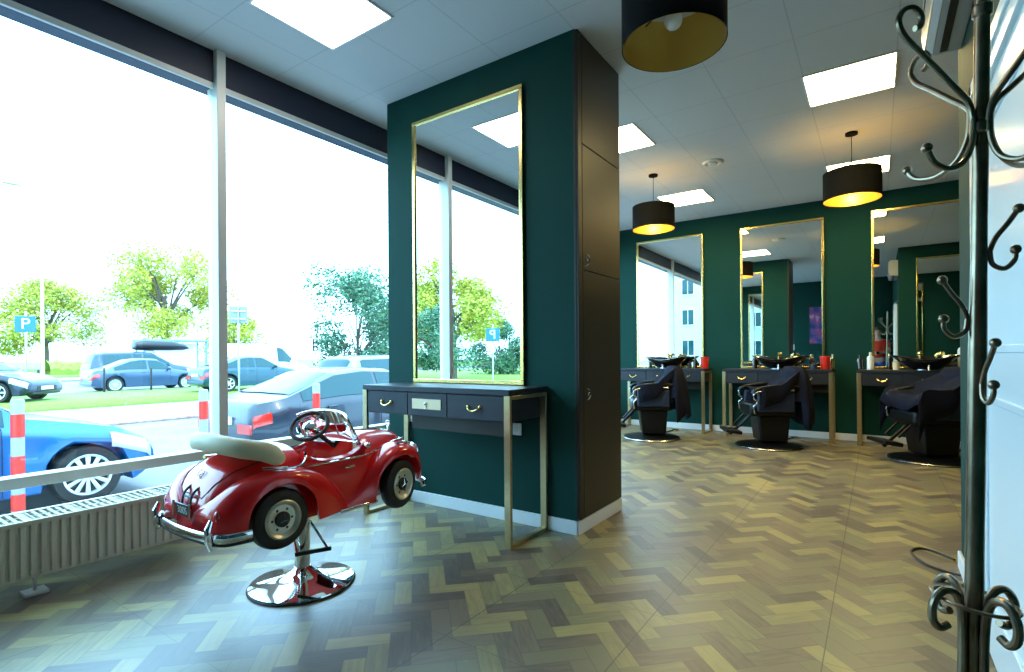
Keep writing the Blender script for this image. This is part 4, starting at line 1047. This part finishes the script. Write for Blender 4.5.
# signs, lamp post, shelter
sg = empty('parking_sign', (-28.4, 6.3, gz(-28)+.1), math.radians(60), label='blue square parking sign with a white P on a pole', cat='sign')
MB().tube([(0, 0, 0), (0, 0, 3.3)], .035, 8).build('sign_pole', T['steel'], sg)
spn = MB().box(-.33, .33, -.06, -.04, 2.45, 3.1).build('sign_panel', mat('sign_blue', (.01, .14, .42), .4), sg, bevel=.01)
text('sign_letter', 'P', .62, Tr(0, -.063, 2.78) @ Rx(PI/2), T['whitepl'], spn, .003)
sg2 = empty('road_sign', (-20.3, 10.7, gz(-21)+.1), math.radians(60), label='grey back of a square road sign on a thin pole above the teal saloon', cat='sign')
MB().tube([(0, 0, 0), (0, 0, 3.4)], .035, 8).build('sign_pole', T['steel'], sg2)
MB().box(-.32, .32, .04, .06, 2.75, 3.4).build('sign_panel', mat('sign_back_grey', (.22, .24, .27), .5), sg2, bevel=.01)
MB().box(-.25, .25, .0, .04, 2.9, 2.94).box(-.25, .25, 0, .04, 3.2, 3.24).build('bracket', T['steel'], sg2)
lpst = empty('street_lamp', (-42.5, 10.2, gz(-42)), label='tall pale street lamp pole at the far left, behind the black car', cat='street lamp')
MB().tube([(0, 0, 0), (0, 0, 2), (0, 0, 11)], [.10, .09, .06], 12).build('lamp_pole', T['alu'], lpst)
MB().tube(curve([(0, 0, 10.9), (.1, -.3, 11.5), (.3, -1.2, 11.8)]), .04, 8).build('lamp_arm', T['alu'], lpst)
MB().sphere((.35, -1.5, 11.8), .2, 12, sc3=(1, 2.4, .5)).build('lamp_head', T['steel'], lpst)
tl_ = empty('traffic_light', (-22.5, 15.6, gz(-22)+.1), math.radians(60), label='small black traffic light on a pole between the van and the leafy tree', cat='traffic light')
MB().tube([(0, 0, 0), (0, 0, 2.0)], .05, 8).build('signal_pole', T['steel'], tl_)
MB().box(-.12, .12, -.12, .12, 1.7, 2.3).build('signal_housing', T['black'], tl_, bevel=.02)
ml = MB()
for z in (1.8, 2.0, 2.2): ml.lathe([(.07, 0), (.06, .01)], 14, Tr(0, -.12, z) @ Rx(PI/2))
ml.build('signal_lens', T['bulboff'], tl_)
sh = empty('bus_shelter', (-39.5, 16.3, gz(-39)+.1), PI/2, label='pale blue bus shelter with a poster behind the dark estate car', cat='bus shelter')
for x in (-1.9, 1.9):
    for y in (-.6, .7): MB().box(x-.05, x+.05, y-.05, y+.05, 0, 2.4).build('post', mat('shelter_blue', (.12, .3, .45), .4) if 'shelter_blue' not in bpy.data.materials else bpy.data.materials['shelter_blue'], sh)
MB().box(-2.1, 2.1, -.8, .9, 2.4, 2.52).build('roof', bpy.data.materials['shelter_blue'], sh, bevel=.02)
MB().box(-1.85, 1.85, .66, .70, .3, 2.3).build('back_glass', T['whitepl'], sh)
MB().box(-1.6, 1.6, -.1, .3, .42, .48).box(-1.5, -1.4, 0, .2, 0, .42).box(1.4, 1.5, 0, .2, 0, .42).build('bench', T['bark'], sh)

# trees
def tree(name, label, loc, h, crown_r, crown_z, m, nleaf, leaf, seed, squash=.8, trunk=.16, group=None, multi=False):
    rnd = random.Random(seed)
    r = empty(name, loc, label=label, cat='tree', group=group)
    tk = MB(); clumps = []
    tk.tube([(0, 0, -.2), (.05, .03, crown_z*.4), (0, 0, crown_z)], [trunk*1.2, trunk, trunk*.6], 10)
    nc = 26
    for k in range(nc):
        a = rnd.uniform(0, 2*PI); u = rnd.uniform(-.75, 1); rr = crown_r*math.sqrt(max(.0, 1-u*u))*rnd.uniform(.45, .88)
        c = (rr*math.cos(a), rr*math.sin(a), crown_z+u*crown_r*squash*.85); clumps.append((c, crown_r*rnd.uniform(.24, .42)))
        if k % 2 == 0 or multi:
            st = (0, 0, crown_z*rnd.uniform(.45, .85)); md = ((c[0])*.45, c[1]*.45, (st[2]+c[2])/2+.1)
            tk.tube(curve([st, md, c], 4), [trunk*.45*(1-.8*i/8) for i in range(9)], 6)
    tk.build('trunk', T['bark'], r)
    lv = MB()
    for i in range(nleaf):
        c, cr = clumps[i % nc]
        v = Vector((rnd.gauss(0, 1), rnd.gauss(0, 1), rnd.gauss(0, 1))).normalized()*cr*rnd.uniform(.3, 1.12)**.6
        p = Vector(c)+Vector((v.x, v.y, v.z*.85))
        d = Vector((rnd.gauss(0, 1), rnd.gauss(0, 1), rnd.gauss(0, .6))).normalized(); e = d.cross(Vector((rnd.gauss(0, 1), rnd.gauss(0, 1), rnd.gauss(0, 1)))).normalized()
        s = leaf*rnd.uniform(.6, 1.2)
        lv.add([tuple(p-d*s), tuple(p+e*s*.45), tuple(p+d*s), tuple(p-e*s*.45)], [(0, 1, 2, 3)])
    lv.build('foliage', m, r)
    return r
TG = 'broad yellow green trees across the street'
tree('broad_tree', 'large yellow green tree across the street left of the window post', (-50, 20.0, gz(-50)), 11, 4.9, 6.6, T['leafy'], 20000, .15, 1, .9, .3, TG)
tree('broad_tree', 'pale yellow green tree at the left edge behind the parking sign', (-64, 15.5, gz(-60)), 9, 4.6, 4.6, T['leafy'], 16000, .16, 2, .8, .3, TG)
tree('broad_tree', 'far yellow green treetop just right of the window post', (-60, 31, gz(-60)), 6, 3.6, 3.6, T['leafy'], 9000, .16, 3, .8, .25, TG)
tree('leafy_tree', 'dark green airy tree beside the pillar, behind the silver estate car', (-14.9, 12.0, gz(-14.6)), 4, 2.1, 2.55, T['leafd'], 15000, .075, 4, 1.05, .06, multi=True)
tree('broad_tree', 'yellow green tree down the street, seen in the pillar mirror', (-21.3, -18.6, gz(-21)), 7, 3.1, 4.3, T['leafy'], 14000, .13, 6, .9, .25, 'trees seen in the pillar mirror')
tree('broad_tree', 'small dark green tree down the street, left in the pillar mirror', (-16.2, -12.2, gz(-16)), 4, 1.7, 2.2, T['leafd'], 9000, .08, 7, 1.0, .2, 'trees seen in the pillar mirror')
tree('broad_tree', 'low green tree down the street, right in the pillar mirror', (-23.5, -26.6, gz(-23)), 5, 2.6, 1.9, T['leafd'], 9000, .12, 8, .8, .16, 'trees seen in the pillar mirror')
sg3 = dup(sg, (-13.2, -11.9, gz(-13)+.1), math.radians(141), label='blue parking sign seen in the mirror on the pillar')
lp3 = dup(lpst, (-31.7, -28.3, gz(-31)), math.radians(0), label='thin street lamp pole seen in the mirror on the pillar')

sg3.scale = (.85, .85, .85)
# building down the street, seen in the leftmost back mirror
bl = empty('apartment_building', (-13.2, -42, -.5), label='pale apartment building down the street, reflected in the leftmost back mirror', cat='building')
MB().box(-5.2, 5.2, -5, 0, 0, 21).build('wall', T['facade'], bl)
MB().box(-5.4, 5.4, -5.2, .2, 21, 21.5).build('roof', T['alu'], bl)
for i in range(6):
    for j in range(4):
        x = -4.2+j*2.6; z = 1.6+i*3.3
        f_ = MB().box(x-.1, x+1.3, 0, .08, z-.1, z+1.7).build('window', T['white'], bl)
        MB().box(x, x+.56, .08, .1, z, z+1.6).box(x+.64, x+1.2, .08, .1, z, z+1.6).build('pane', T['carglass'], f_)
